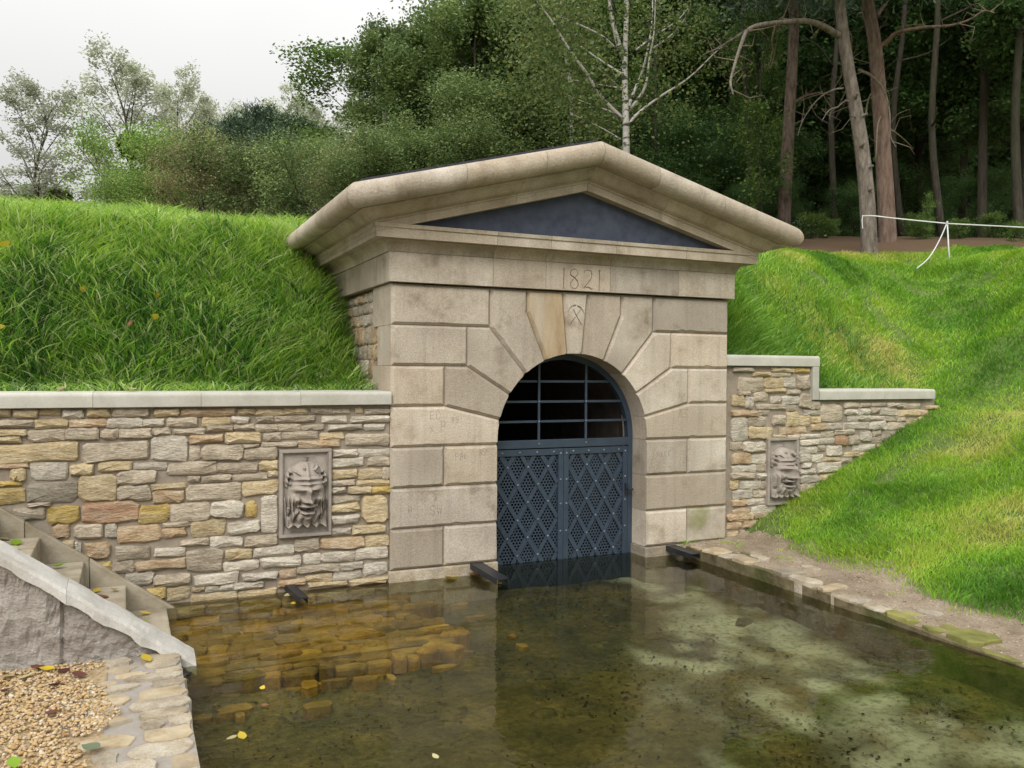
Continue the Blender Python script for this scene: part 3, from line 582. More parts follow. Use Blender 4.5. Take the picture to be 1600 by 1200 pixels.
# ---------------------------------------------------------------- retaining walls
LEFT_STONES="-297,-288,140,146,y;-285,-270,139,145,y;-269,-255,141,145,y;-253,-240,138,144,w;-237,-222,139,145,y;-219,-194,139,145,g;-300,-273,132,137,g;-272,-250,131,137,y;-249,-224,131,137,o;-223,-199,130,137,w;-300,-277,126,130,y;-300,-281,121,125,y;-276,-252,121,130,g;-251,-229,121,130,g;-227,-216,122,129,g;-215,-192,122,129,g;-300,-243,106,119,y;-240,-194,105,119,g;-300,-276,102,105,o;-287,-278,93,101,y;-275,-250,93,105,w;-248,-233,95,103,y;-229,-206,97,104,y;-300,-281,89,92,Y;-300,-279,76,87,Y;-277,-244,76,90,d;-243,-217,75,94,y;-216,-189,86,96,g;-216,-193,74,85,g;-276,-262,73,75,g;-190,-172,139,144,y;-170,-129,138,144,o;-127,-114,139,144,y;-113,-92,138,143,y;-198,-183,131,136,w;-180,-158,130,137,g;-155,-134,131,137,y;-132,-119,132,137,w;-113,-99,132,137,g;-191,-179,124,129,g;-176,-153,124,128,g;-152,-131,126,130,g;-130,-115,127,131,g;-113,-96,125,130,g;-191,-165,103,123,w;-164,-157,103,115,g;-155,-124,103,114,g;-164,-139,117,123,o;-138,-109,116,124,y;-123,-111,112,114,g;-122,-96,102,111,g;-205,-181,97,102,w;-180,-144,92,101,g;-143,-112,92,100,g;-110,-96,93,100,y;-192,-167,81,85,y;-165,-157,86,90,g;-155,-133,85,90,g;-131,-104,85,90,g;-191,-169,71,80,o;-166,-126,70,84,g;-124,-96,73,84,y;-91,-72,139,143,y;-69,-51,139,143,g;-50,-36,139,142,g;-30,-25,139,143,y;-22,-1,138,142,g;-98,-82,132,137,g;-81,-66,132,137,g;-59,-38,131,136,w;-34,-1,131,136,w;-95,-77,125,130,g;-76,-58,125,129,g;-54,-25,125,129,w;-23,-5,124,129,w;-107,-93,117,123,g;-92,-63,118,124,g;-60,-41,117,122,y;-39,-1,111,120,g;-109,-80,112,115,g;-79,-44,110,116,o;-50,-29,102,107,w;-28,0,101,107,w;-51,-24,93,100,w;-19,0,93,100,g;-51,-29,83,90,y;-27,-7,82,90,y;-6,0,81,91,g;-51,-31,77,81,g;-29,-1,76,80,y;-51,-39,71,75,w;-37,-17,69,75,y;-16,0,69,74,Y;-50,-26,62,68,g;-24,-2,44,67,y;-103,-96,87,92,y;-109,-96,41,72,w;-286,-265,63,72,g;-264,-243,59,72,Y;-241,-202,58,73,b;-260,-249,48,58,o;-246,-226,47,57,g;-224,-217,46,56,w;-216,-185,41,53,o;-253,-246,40,45,y;-245,-242,36,44,w;-238,-221,31,43,o;-218,-193,28,38,g;-231,-221,20,27,Y;-220,-205,18,26,g;-203,-167,18,25,o;-211,-191,7,17,w;-201,-179,55,69,Y;-178,-149,55,69,g;-148,-123,56,69,w;-121,-113,55,67,Y;-184,-165,51,54,g;-184,-167,43,50,o;-163,-137,42,54,y;-134,-111,42,52,w;-170,-150,35,40,g;-149,-123,32,40,w;-121,-96,30,39,g;-189,-167,28,34,w;-166,-139,14,31,g;-136,-117,21,29,y;-115,-83,21,29,w;-190,-163,5,13,g;-161,-127,2,11,w;-138,-111,12,19,w;-123,-96,3,8,w;-196,-182,-5,4,Y;-181,-164,-7,2,y;-162,-153,-2,1,y;-152,-142,-3,1,w;-141,-131,-3,1,w;-130,-108,-4,1,w;-163,-128,-12,-5,y;-127,-97,-12,-6,y;-52,-27,54,61,y;-51,-28,44,51,w;-51,-34,35,40,w;-33,-4,34,41,y;-82,-61,23,33,g;-60,-23,23,32,o;-21,0,22,32,y;-109,-76,12,20,w;-74,-60,12,20,w;-59,-31,12,20,w;-30,-1,12,21,w;-79,-44,4,10,g;-43,-24,4,10,w;-23,-2,-2,8,w;-49,-25,-4,3,w;-72,-50,-3,2,y;-94,-80,2,9,o;-35,-2,-10,-5,y;-70,-37,-8,-5,y;-95,-73,-5,0,o"
RIGHT_STONES="378,394,140,151,y;395,406,138,150,w;407,425,145,154,g;422,448,159,170,y;422,451,155,158,y;449,465,160,171,w;467,485,158,173,g;431,462,177,182,y;464,485,177,183,Y;405,429,172,176,y;430,458,172,176,g;453,471,152,157,g;431,444,143,150,w;446,471,142,150,w;411,451,136,141,g;472,487,137,153,g;488,501,135,145,g;377,413,129,135,o;400,423,118,128,g;376,399,103,128,w;400,431,105,117,y;452,470,117,133,y;472,487,117,128,y;479,502,129,134,w;443,481,108,116,o;473,502,103,107,w;433,451,119,129,g;414,429,130,135,g;452,466,134,140,g;503,535,122,140,g;489,512,112,119,o;513,535,112,119,w;503,523,103,110,g;386,420,156,171,g;489,501,120,127,y;455,472,103,107,g;379,405,177,181,g;435,453,105,107,y;386,401,152,155,g;540,557,129,134,w;560,578,128,135,w;579,593,130,136,g;594,621,127,135,w;622,659,125,133,y;660,673,126,132,o;544,560,121,127,w;561,579,122,127,w;581,601,122,126,w;602,621,120,126,g;537,577,112,119,w;578,603,110,119,w;606,636,109,118,g;638,656,109,122,y;657,672,116,124,y;524,552,106,111,g;524,543,94,105,b;544,560,94,104,g;563,580,97,108,w;583,597,94,102,g;598,627,96,108,g;583,596,103,109,g;552,587,86,93,w;539,561,80,85,y;562,583,77,84,y;590,611,87,93,y;534,551,74,79,g;550,572,69,73,y;671,692,133,137,y;538,560,137,142,g;562,577,137,141,g;580,604,138,141,g;606,631,136,141,g;632,661,135,140,g;623,636,119,124,g;376,393,93,102,g;394,421,91,101,w;378,403,78,89,o;405,424,78,87,w;379,411,69,76,w;412,427,69,76,g;377,409,62,68,g;412,428,61,66,w;376,387,51,61,y;390,418,51,59,w;419,428,50,57,g;380,406,40,49,w;408,428,41,47,g;399,423,33,39,w;379,398,33,39,o;405,439,22,31,w;441,464,23,29,y;379,402,16,30,o;473,499,95,101,w;501,523,96,102,w;473,497,86,93,w;498,509,88,94,g;512,533,82,93,w;473,488,76,85,w;490,507,76,84,w;508,531,76,80,y;477,488,70,75,w;473,495,63,68,w;498,533,64,74,w;474,501,53,61,w;502,522,55,61,y;475,504,42,52,g;507,524,43,54,w;476,502,34,40,y;523,534,56,62,Y;422,427,90,98,g"
def wall_coping(parent, x0, x1, z0, z1, y0, y1, cuts, end=False):
    xs_ = [x0]+cuts+[x1]; r = .034
    pr = [(y0+.004, z0), (y0, z0+.004)]+[(y0+r-r*math.cos(math.radians(t)), z1-r+r*math.sin(math.radians(t))) for t in range(0, 91, 15)]+[(y1, z1+.004), (y1, z0)]
    n = len(pr)
    for a, b in zip(xs_[:-1], xs_[1:]):
        dz = random.uniform(-.002, .002)
        V = [(a+.0012, y, z+dz) for y, z in pr]+[(b-.0012, y, z+dz) for y, z in pr]
        o = make('coping_slab', V, [(i, n+i, n+(i+1) % n, (i+1) % n) for i in range(n)]+[tuple(range(n)), tuple(range(2*n-1, n-1, -1))], 'coping', parent, smooth=True)
        e = o.modifiers.new('edges', 'EDGE_SPLIT'); e.split_angle = math.radians(25)
wl = empty('retaining_wall', (-1.5, .2, -.6)); tag(wl, 'long rubble stone retaining wall with pale coping below the tall grass bank', 'wall')
box('mortar_core', -8, -.003, .05, .40, -.75, 1.455, 'mortar', wl)
for t in LEFT_STONES.split(';'):
    a = t.split(','); x0, x1, z0, z1 = [int(k)/100 for k in a[:4]]; rubble('stone', x0-.008, x1+.008, z0-.007, z1+.006, .05, a[4], wl)
for z0 in np.arange(-.7, 1.4, .115):          # the courses go on out of the frame and below the water
    x = -4.6 if z0 > -.2 else -1.8
    e = -3.03 if z0 > -.2 else -.03
    while x < e-.1:
        w = min(random.uniform(.14, .36), e-x); rubble('stone', x, x+w-.015, z0, z0+.10, .05, random.choice('ggwyoY'), wl); x += w
wall_coping(wl, -8, -.002, 1.458, 1.572, -.02, .42, [-7, -6.2, -5.5, -4.7, -3.9, -3.1, -2.33, -1.56, -.78])
wr = empty('retaining_wall', (5, .2, -.3)); tag(wr, 'short stepped rubble wall right of the portal, running into the grass slope', 'wall')
make('mortar_core', boxv(PW+.01, 4.93, .10, .45, -.6, 1.83)+boxv(4.931, 6.86, .10, .45, -.6, 1.452), BOXF+[tuple(i+8 for i in f) for f in BOXF], 'mortar', wr)
for t in RIGHT_STONES.split(';'):
    a = t.split(','); x0, x1, z0, z1 = [int(k)/100 for k in a[:4]]; rubble('stone', x0-.009, x1+.009, z0-.008, min(z1+.008, 1.45 if x1 > 4.95 else 1.82), .10, a[4], wr)
for z0 in (-.02, .08, .17):
    x = PW+.06
    while x < 4.2+z0*2: w = random.uniform(.16, .3); rubble('stone', x, x+w-.02, z0, z0+.08, .10, random.choice('goy'), wr); x += w
wall_coping(wr, PW+.012, 4.962, 1.832, 1.950, .045, .46, [])
bevel(box('coping_upright', 4.866, 4.958, .047, .455, 1.459, 1.831, 'coping', wr), .006, 2)
wall_coping(wr, 4.964, 6.81, 1.458, 1.576, .045, .46, [5.957])

# ---------------------------------------------------------------- carved masks
def mask_mesh():
    nx, ny = 104, 180; u = np.linspace(-1, 1, nx); v = np.linspace(-1, 1, ny); U, Vv = np.meshgrid(u, v)
    g = lambda a, b, sa, sb: np.exp(-((U-a)/sa)**2-((Vv-b)/sb)**2)
    ov = np.clip(1-(np.abs(U)/.86)**2.4-(np.abs(Vv-.02)/.86)**3, 0, 1)
    h = .060*ov**.45
    h += .030*g(0, .12, .55, .5)
    h += .034*(g(-.33, .20, .30, .085)+g(.33, .20, .30, .085))+.018*g(0, .17, .12, .1)      # brow
    h += .012*np.sin((Vv-.3)*46+3*U**2)*g(0, .36, .5, .11)                                        # frown lines
    h -= .036*(g(-.34, .075, .19, .07)+g(.34, .075, .19, .07)); h += .024*(g(-.33, .07, .12, .045)+g(.33, .07, .12, .045))    # eyes
    h += .055*np.exp(-(U/(.12+.10*np.clip(.15-Vv, 0, .4)))**2)*sstep(-.19, -.10, Vv)*(1-sstep(.0, .28, Vv)*.75)       # nose
    h += .028*g(0, -.10, .15, .06)+.020*(g(-.17, -.12, .07, .045)+g(.17, -.12, .07, .045))
    h += .036*(g(-.50, -.06, .2, .12)+g(.50, -.06, .2, .12))                                     # cheeks
    h -= .014*(g(-.36, -.22, .06, .16)+g(.36, -.22, .06, .16))
    h -= .085*np.clip(1-(U/.33)**2-((Vv+.335)/.075)**2, 0, 1)**.5                                # open mouth
    h += .026*np.exp(-((Vv+.235+.10*U*U)/.035)**2)*(np.abs(U) < .48)*np.clip(1-(U/.5)**4, 0, 1)+.026*np.exp(-((Vv+.435-.14*U*U)/.032)**2)*np.clip(1-(U/.36)**4, 0, 1)
    h += .030*g(0, -.56, .2, .08)
    beard = sstep(-.28, -.5, Vv)*np.clip(1-(np.abs(U)/.9)**6, 0, 1); bot = -.86+.075*np.abs(np.sin(U*7.5))
    h += beard*(.020*np.abs(np.sin(U*8.2+1.6*np.sin(Vv*7))))*(1-.8*g(0, -.5, .25, .14))
    side = sstep(.5, .66, np.abs(U))*sstep(.05, -.15, Vv); h += side*.022*np.abs(np.sin(U*24+Vv*3.2))
    h = np.where((Vv < -.3) & (np.abs(U) < .88), np.maximum(h, .034+.014*np.abs(np.sin(U*8.2+1.6*np.sin(Vv*7)))), h)
    h *= sstep(bot-.012, bot+.03, Vv)
    hair = sstep(.42, .5, Vv)*(1-sstep(.70, .76, Vv+.06*np.sin(U*9)))*np.clip(1-(np.abs(U)/.7)**6, 0, 1); h = np.maximum(h, hair*(.045+.018*np.sin(U*13+3*np.sin(Vv*11))))
    for s in (-1, 1):                                                                            # pointed leaf ears
        a = (U*s-.78)*.92+(Vv-.46)*.35; b = (Vv-.46)*.92-(U*s-.78)*.35; e = np.clip(1-(a/.17)**2-(b/.27)**2, 0, 1)**.5
        h = np.maximum(h, e*(.05+.012*np.sin(b*40))-.026*np.clip(1-(a/.08)**2-(b/.17)**2, 0, 1))
    h = np.clip(h, 0, None)*1.18
    bl = h.copy()
    for _ in range(5): bl = (bl+np.roll(bl, 1, 0)+np.roll(bl, -1, 0)+np.roll(bl, 1, 1)+np.roll(bl, -1, 1))/5
    bl2 = bl.copy()
    for _ in range(22): bl2 = (bl2+np.roll(bl2, 1, 0)+np.roll(bl2, -1, 0)+np.roll(bl2, 1, 1)+np.roll(bl2, -1, 1))/5
    h = np.clip(h+1.5*(h-bl)+.75*(bl-bl2)*(h > .004), 0, None)
    h += .0018*np.sin(U*70)*np.sin(Vv*90)*(h > .01)
    V = np.stack([U.ravel()*.178, -h.ravel()*1.4, Vv.ravel()*.315], 1); i = np.arange(nx*ny).reshape(ny, nx)
    return V, np.stack([i[:-1, :-1], i[:-1, 1:], i[1:, 1:], i[1:, :-1]], -1).reshape(-1, 4)
MV, MQ = mask_mesh(); MASK = None
for cx, cz, yf, lab in ((-.735, .728, .05, 'carved grotesque mask relief in the left wall, open mouth and beard'), (4.452, .683, .10, 'carved grotesque mask relief in the short right wall above the grass')):
    mk = empty('mask_relief', (cx, yf, cz-.365)); tag(mk, lab, 'relief', 'carved mask reliefs in the walls')
    fw, fh, ft = .215, .365, .055
    MBf = MB()
    for k, (i0, i1, y) in enumerate(((0, .027, -.06), (.0275, .034, -.048), (.0345, .042, -.038))):
        w0, h0, w1, h1 = fw-i0, fh-i0, fw-i1, fh-i1
        for a in ((-w0, w0, h1, h0), (-w0, w0, -h0, -h1), (-w0, -w1, -h1+.0005, h1-.0005), (w1, w0, -h1+.0005, h1-.0005)): MBf.box(cx+a[0], cx+a[1], yf+y, yf+.04, cz+a[2], cz+a[3])
    bevel(MBf.make('frame', 'relief', mk), .004)
    box('back_panel', cx-fw+.038, cx+fw-.038, yf-.024, yf+.03, cz-fh+.038, cz+fh-.038, 'relief', mk)
    make_np('face', MV+np.array([cx, yf-.0225, cz-.018]), MQ, None, 'relief', mk, smooth=True)
# ---------------------------------------------------------------- pool
def mixmat_pool():
    m = mat('pool_floor', [(.030, .034, .014), (.095, .082, .028), (.20, .15, .05)], 2.0, 10, .6, 12, .9, 0, (.10, .115, .03), .7, .7, dist=.03, speck=.4, spscale=22, attr=('litter', (.48, .50, .42)))
    t = m.node_tree; L = t.links.new; b = next(n for n in t.nodes if n.type == 'BSDF_PRINCIPLED')
    tcn = N(t, 'ShaderNodeTexCoord'); v = N(t, 'ShaderNodeTexNoise'); v.inputs['Scale'].default_value = 19; v.inputs['Detail'].default_value = 9; v.inputs['Roughness'].default_value = .7; L(tcn.outputs['Object'], v.inputs[0])
    r = N(t, 'ShaderNodeMapRange'); r.inputs[1].default_value = .47; r.inputs[2].default_value = .68; r.inputs[4].default_value = .75; L(v.outputs[0], r.inputs[0])
    old = b.inputs['Base Color'].links[0].from_socket
    mi = N(t, 'ShaderNodeMix', data_type='RGBA'); L(r.outputs[0], mi.inputs[0]); L(old, mi.inputs[6]); mi.inputs[7].default_value = (.035, .03, .012, 1); L(mi.outputs[2], b.inputs['Base Color'])
mixmat_pool()
mat('wet_stone', [(.10, .065, .012), (.36, .20, .022), (.52, .33, .05)], 3.5, 9, .6, 20, .8, .12, (.10, .085, .025), 2.2, .7, dist=.02, speck=.3, spscale=40)
mat('wet_dark', [(.09, .06, .014), (.25, .155, .03), (.38, .26, .06)], 3.5, 9, .6, 20, .8, .25, (.06, .06, .02), 2.2, .7, dist=.02, speck=.3, spscale=40)
mat('bank_face', [(.05, .04, .022), (.14, .11, .06), (.24, .20, .12)], 6, 8, .8, 20, .9, 0, (.09, .11, .03), 2, .7, dist=.03)
mat('ochre_stone', [(.25, .185, .11), (.40, .32, .205), (.49, .42, .30)], 7, 9, .8, 30, .92, .14, (.32, .275, .215), 4, .7, dist=.015)
mat('algae_stone', [(.10, .10, .03), (.22, .21, .06), (.30, .27, .10)], 5, 8, .5, 30, .85, .1, (.08, .09, .02), 2, .6)
def poolz(x, y): return -.40+.05*vnoise(x, y, .5, 21)+.03*vnoise(x, y, .15, 22)
def silt(x, y):
    c = 2.62+.30*y+.05*y*y; return .9*np.clip(sstep(.8, .02, np.abs(x-c)+1.3*(vnoise(x, y, .7, 71)-.5)+.9*(vnoise(x, y, .2, 72)-.5)), 0, 1)
g = grid('pool_floor', np.arange(-1.9, 3.2, .06), np.concatenate([[-14, -12], np.arange(-10, 9, .08)]), 'pool_floor', poolz, lit=silt); g['kind'] = 'structure'
wm = bpy.data.materials.new('water'); wm.use_nodes = True; t = wm.node_tree; t.nodes.clear(); L = t.links.new
o = N(t, 'ShaderNodeOutputMaterial'); tr = N(t, 'ShaderNodeBsdfTransparent'); gl = N(t, 'ShaderNodeBsdfGlossy'); ms = N(t, 'ShaderNodeMixShader'); fr = N(t, 'ShaderNodeFresnel')
tr.inputs[0].default_value = (.84, .85, .66, 1); gl.inputs['Roughness'].default_value = .018; fr.inputs[0].default_value = 1.33
tcn = N(t, 'ShaderNodeTexCoord'); n1 = N(t, 'ShaderNodeTexNoise'); n1.inputs['Scale'].default_value = 4.5; n1.inputs['Detail'].default_value = 4; L(tcn.outputs['Object'], n1.inputs[0])
bp = N(t, 'ShaderNodeBump'); bp.inputs['Strength'].default_value = .10; bp.inputs['Distance'].default_value = .04; L(n1.outputs[0], bp.inputs['Height']); L(bp.outputs[0], gl.inputs['Normal']); L(bp.outputs[0], fr.inputs['Normal'])
L(fr.outputs[0], ms.inputs[0]); L(tr.outputs[0], ms.inputs[1]); L(gl.outputs[0], ms.inputs[2]); L(ms.outputs[0], o.inputs[0]); MATS['water'] = wm
g = make('water', [(-1.95, -14, WATER), (3.4, -14, WATER), (3.4, 9, WATER), (-1.95, 9, WATER)], [(0, 1, 2, 3)], 'water'); g['kind'] = 'structure'
# sunken ledge of flat stones along the left wall
lg = empty('sunken_ledge', (-.8, -.7, -.6)); tag(lg, 'sunken ledge of brown stones under the water along the left wall', 'ledge')
box('bed', -1.8, .0, -1.30, .04, -.66, -.235, 'wet_dark', lg)
y = -1.47
while y < 0:
    dy = random.uniform(.07, .15); x = -1.8-random.uniform(0, .2)
    while x < .1:
        w = random.uniform(.1, .34); n = 9; x1 = min(x+w, .12+random.uniform(-.16, .2)); cx, cy = (x+x1)/2, y+dy/2; P = []
        for i in range(n):
            t_ = 6.283*(i+.5)/n; c1, s1 = math.cos(t_), math.sin(t_); r = (abs(c1)**5+abs(s1)**5)**-.2
            P.append((cx+c1*r*(x1-x)/2*random.uniform(.9, 1.2), cy+s1*r*dy/2*random.uniform(.85, 1.3)))
        zt = -.212+random.uniform(-.03, .02)-.12*max(0, -1.15-y)-.15*max(0, x)
        make('stone', [(a, b, -.36) for a, b in P]+[(a, b, zt-.015) for a, b in P]+[(cx+(a-cx)*.9, cy+(b-cy)*.85, zt+random.uniform(-.008, .008)) for a, b in P]+[(cx, cy, zt+.006)],
             [(i, (i+1) % n, n+(i+1) % n, n+i) for i in range(n)]+[(n+i, n+(i+1) % n, 2*n+(i+1) % n, 2*n+i) for i in range(n)]+[(2*n+i, 2*n+(i+1) % n, 3*n) for i in range(n)], random.choice(('wet_stone', 'wet_stone', 'wet_dark')), lg); x += w
    y += dy
st_ = empty('sunken_stones', (1, -3, -.6)); tag(st_, 'scattered dark stones lying on the pool floor', 'stones', kind='stuff')
mbs = MB()
for k in range(150):
    x, y = random.uniform(-1.7, 3.0), random.uniform(-5.5, -.3)
    if x < .3 and y > -1.6: continue
    r = random.choice((.02, .03, .04, .05, .1)); n = 7; a = random.uniform(0, 6.3); zz = -.38; hh = r*random.uniform(.25, .5)
    P = [(x+r*random.uniform(.7, 1.15)*math.cos(a+6.283*i/n), y+r*random.uniform(.6, 1)*math.sin(a+6.283*i/n)) for i in range(n)]
    mbs.add([(px, py, zz) for px, py in P]+[(x+(px-x)*.75, y+(py-y)*.75, zz+hh) for px, py in P]+[(x, y, zz+hh*1.1)], [(i, (i+1) % n, n+(i+1) % n, n+i) for i in range(n)]+[(n+i, n+(i+1) % n, 2*n) for i in range(n)])
o = mbs.make('stone_litter', 'pool_floor', st_, smooth=True); o['kind'] = 'stuff'
nd = 9000; dx_ = RNG.uniform(-1.75, 3.02, nd); dy_ = RNG.uniform(-6, .2, nd); kd = (vnoise(dx_, dy_, .7, 61)-.35*silt(dx_, dy_) > RNG.uniform(.2, .6, nd)) & ~((dx_ < .2) & (dy_ > -1.55)); dx_, dy_ = dx_[kd], dy_[kd]; nd = len(dx_)
aa = RNG.uniform(0, 6.283, nd); rr_ = RNG.uniform(.005, .020, nd)*RNG.uniform(.5, 1.2, nd); zz = poolz(dx_, dy_)+.006
cv = np.stack([np.cos(aa), np.sin(aa)], 1)*rr_[:, None]; pv_ = np.stack([-np.sin(aa), np.cos(aa)], 1)*(rr_*.55)[:, None]; cen = np.stack([dx_, dy_], 1)
VV = np.concatenate([np.stack([cen-cv, cen-pv_, cen+cv, cen+pv_], 1), (zz[:, None]+RNG.uniform(0, .012, (nd, 4)))[..., None]], 2).reshape(-1, 3)
leafmat('debris', [(.012, .012, .006), (.035, .03, .012), (.10, .07, .02), (.20, .15, .05)], 0, .8, 0, .2)
o = make_np('leaf_litter', VV, np.arange(4*nd).reshape(-1, 4), None, 'debris', tint=np.repeat(RNG.uniform(0, 1, nd)**1.8, 4)); tag(o, 'dark leaf debris on the pool floor', 'debris', kind='stuff')
# right edge of the pool
pe = empty('pool_edging', (3.2, -3, -.6)); tag(pe, 'flat edging stones along the right side of the pool, half buried in sand', 'edging')
yk = np.concatenate([[-14.], np.arange(-8, -.01, .1)]); nk = len(yk)
Vk = [(3.058+.02*(float(vnoise(1, yy, .25, 81))-.5), yy, zz_) for yy in yk for zz_ in (-.75, float(bankz(yy))-.022+.016*(float(vnoise(2, yy, .18, 82))-.5))]+[(3.4, yy, float(bankz(yy))-.022) for yy in yk]
make('base_wall', Vk, [(2*i, 2*i+2, 2*i+3, 2*i+1) for i in range(nk-1)]+[(2*i+1, 2*i+3, 2*nk+i+1, 2*nk+i) for i in range(nk-1)], 'bank_face', pe)
def flat_stone(cx, cy, lx, ly, zt, m, par, zb=-.2, jag=.16):
    n = 11; P = []; rot = random.uniform(-.12, .12)
    for i in range(n):
        t_ = 6.283*(i+.5)/n; c1, s1 = math.cos(t_), math.sin(t_); r = (abs(c1)**4.5+abs(s1)**4.5)**(-1/4.5); a, b = c1*r*lx/2*random.uniform(1-jag, 1.03), s1*r*ly/2*random.uniform(1-jag, 1.03); P.append((cx+a-b*rot, cy+b+a*rot))
    V = [(a, b, zb) for a, b in P]+[(a, b, zt-.008) for a, b in P]+[(cx+(a-cx)*.965, cy+(b-cy)*.94, zt+random.uniform(-.006, .004)) for a, b in P]+[(cx, cy, zt+.001)]
    o = make('stone', V, [(i, (i+1) % n, n+(i+1) % n, n+i) for i in range(n)]+[(n+i, n+(i+1) % n, 2*n+(i+1) % n, 2*n+i) for i in range(n)]+[(2*n+i, 2*n+(i+1) % n, 3*n) for i in range(n)], m, par, smooth=True); e = o.modifiers.new('edges', 'EDGE_SPLIT'); e.split_angle = math.radians(30); return o
for k in range(130):                       # stones that have slid off the ledge onto the floor
    a, b = random.uniform(-1.7, .9), random.uniform(-2.3, -.1)
    if a < .0 and b > -1.35: continue
    q = max(0, a-.0)+max(0, -1.35-b)
    if random.random() < q*1.1: continue
    flat_stone(a, b, random.uniform(.06, .26), random.uniform(.05, .16), -.335+random.uniform(-.03, .05), random.choice(('wet_stone', 'wet_dark', 'wet_dark')), lg, -.45, .25)
y = -.1
while y > -7:
    w = random.uniform(.12, .34); zt = float(bankz(y))+random.uniform(-.022, .008); lx = random.uniform(.16, .34); x0 = 3.058+random.uniform(-.016, .03)
    flat_stone(x0+lx/2, y-w/2, lx, w*1.06, zt, random.choice(('quay_stone', 'ochre_stone')) if y > -2.4 else 'algae_stone', pe, -.13)
    if random.random() < .5: flat_stone(x0+lx+random.uniform(.06, .16), y-w/2, random.uniform(.1, .2), w*.8, zt+.006, random.choice(('quay_stone', 'ochre_stone')), pe)
    y -= w
# left quay: rough stones set in mortar, beside the gravel
qy = empty('quay', (-2, -4, -.6)); tag(qy, 'mortared pale stone pool edge beside the gravel, left foreground', 'pool edge')
box('mortar_bed', -2.42, -1.80, -14, -1.47, -.75, -.014, 'quay_mortar', qy)
y = -1.49
while y > -6.5:
    w = random.uniform(.08, .19); x = -1.793+random.uniform(-.004, .008)
    for k in range(random.choice((2, 3, 3, 4))):
        ln = random.uniform(.12, .32)
        if x-ln < -2.46+.12*vnoise(1, y, .3, 91): break
        flat_stone(x-ln/2, y-w/2, ln, w*1.04, random.uniform(-.010, .006), random.choice(('quay_stone', 'quay_stone', 'ochre_stone')), qy, -.12, .2 if k == 0 else .36)
        x -= ln+random.uniform(.0, .04)
    y -= w
for z0 in (-.2, -.33, -.46):                    # face of the quay under water
    y = -1.5
    while y > -6: w = random.uniform(.2, .4); box('face_stone', -1.81, -1.792+random.uniform(0, .012), y-w+.015, y, z0, z0+.115, 'algae_stone', qy); y -= w
# ---------------------------------------------------------------- stairs
sc = empty('staircase', (-2.3, -.7, -.6)); tag(sc, 'narrow stone steps with fallen leaves going down into the pool', 'stairs')
def sz(X): return -.09+.73*(-1.775-X)
for k in range(0, 9):
    x1 = -1.815-.285*k; z = -.088+.204*k
    bevel(box('step', x1-.285-.12, x1, -1.29, -.105, -.75, z, 'stair_stone', sc), .012)
def slope_slab(nm, x0, x1, y0, y1, lo, hi, m, par):
    V = [(x0, y0, sz(x0)+lo), (x1, y0, sz(x1)+lo), (x1, y1, sz(x1)+lo), (x0, y1, sz(x0)+lo), (x0, y0, sz(x0)+hi), (x1, y0, sz(x1)+hi), (x1, y1, sz(x1)+hi), (x0, y1, sz(x0)+hi)]
    return make(nm, V, BOXF, m, par)
for a, b in ((-1.74, -2.35), (-2.353, -2.77), (-2.773, -3.6)): bevel(slope_slab('skirting', b, a, -.10, -.035, -.5, 0, 'stair_stone', sc), .008)
ck = empty('stair_parapet', (-2.3, -1.4, -.6)); tag(ck, 'sloping stone parapet with pale top edge between gravel and steps', 'parapet')
def cheek(nm, xa, xb, m, y0=-1.49, y1=-1.31, bottom=-.5, hi=.03):
    n = 30; V = []; F = []
    xs_ = np.linspace(xa, xb, n); lv = 22
    for j in range(lv):
        for i, X in enumerate(xs_):
            zt = sz(X)+hi; zb_ = min(bottom, zt-.3); z = zb_+(zt-zb_)*j/(lv-1)
            V.append((X, y0+.03*max(0, 1-abs(i-0)/1.2)+.03*max(0, 1-abs(i-n+1)/1.2)-.055*(vnoise(X, z, .16, 31)-.5)-.03*(vnoise(X, z*1.6, .05, 32)-.5)-.012*(vnoise(X, z*2, .02, 33)-.5), z))
    for j in range(lv-1):
        for i in range(n-1): F.append((j*n+i, j*n+i+1, (j+1)*n+i+1, (j+1)*n+i))
    b0 = len(V)
    for i, X in enumerate(xs_): V += [(X, y1, sz(X)+hi), (X, y1, min(bottom, sz(X)-.3))]
    for i in range(n-1):
        F.append(((lv-1)*n+i, (lv-1)*n+i+1, b0+2*i+2, b0+2*i)); F.append((b0+2*i, b0+2*i+2, b0+2*i+3, b0+2*i+1))
    F.append(tuple([j*n for j in range(lv)]+[b0, b0+1])); F.append(tuple([j*n+n-1 for j in range(lv)]+[b0+2*n-2, b0+2*n-1]))
    return make(nm, V, F, m, ck)
cheek('stone_block', -2.44, -1.72, 'cheek_stone'); cheek('stone_block', -2.95, -2.4405, 'cheek_stone'); cheek('stone_block', -3.8, -2.9505, 'cheek_stone')
for a, b in ((-2.42, -1.70), (-3.0, -2.4215), (-3.8, -3.0015)):
    n = 26; xs_ = np.linspace(a, b, n); V = []; F = []
    for X in xs_:
        z = sz(X); w = .022*(vnoise(X, 0, .07, 41)-.5)+.012*(vnoise(X, 0, .025, 42)-.5); w2 = .02*(vnoise(X, 5, .06, 43)-.5)
        V += [(X, -1.535+w, z-.012+w), (X, -1.530+w, z+.040+w2*.6), (X, -1.512+w, z+.062+w2*.4), (X, -1.40, z+.082+w*.4), (X, -1.285+w2, z+.080+w*.4), (X, -1.275+w2, z+.01)]
    for i in range(n-1):
        for j in range(6): F.append((i*6+j, (i+1)*6+j, (i+1)*6+(j+1) % 6, i*6+(j+1) % 6))
    F += [tuple(range(6)), tuple(range((n-1)*6+5, (n-1)*6-1, -1))]
    make('top_edge', V, F, 'pale_render', ck)
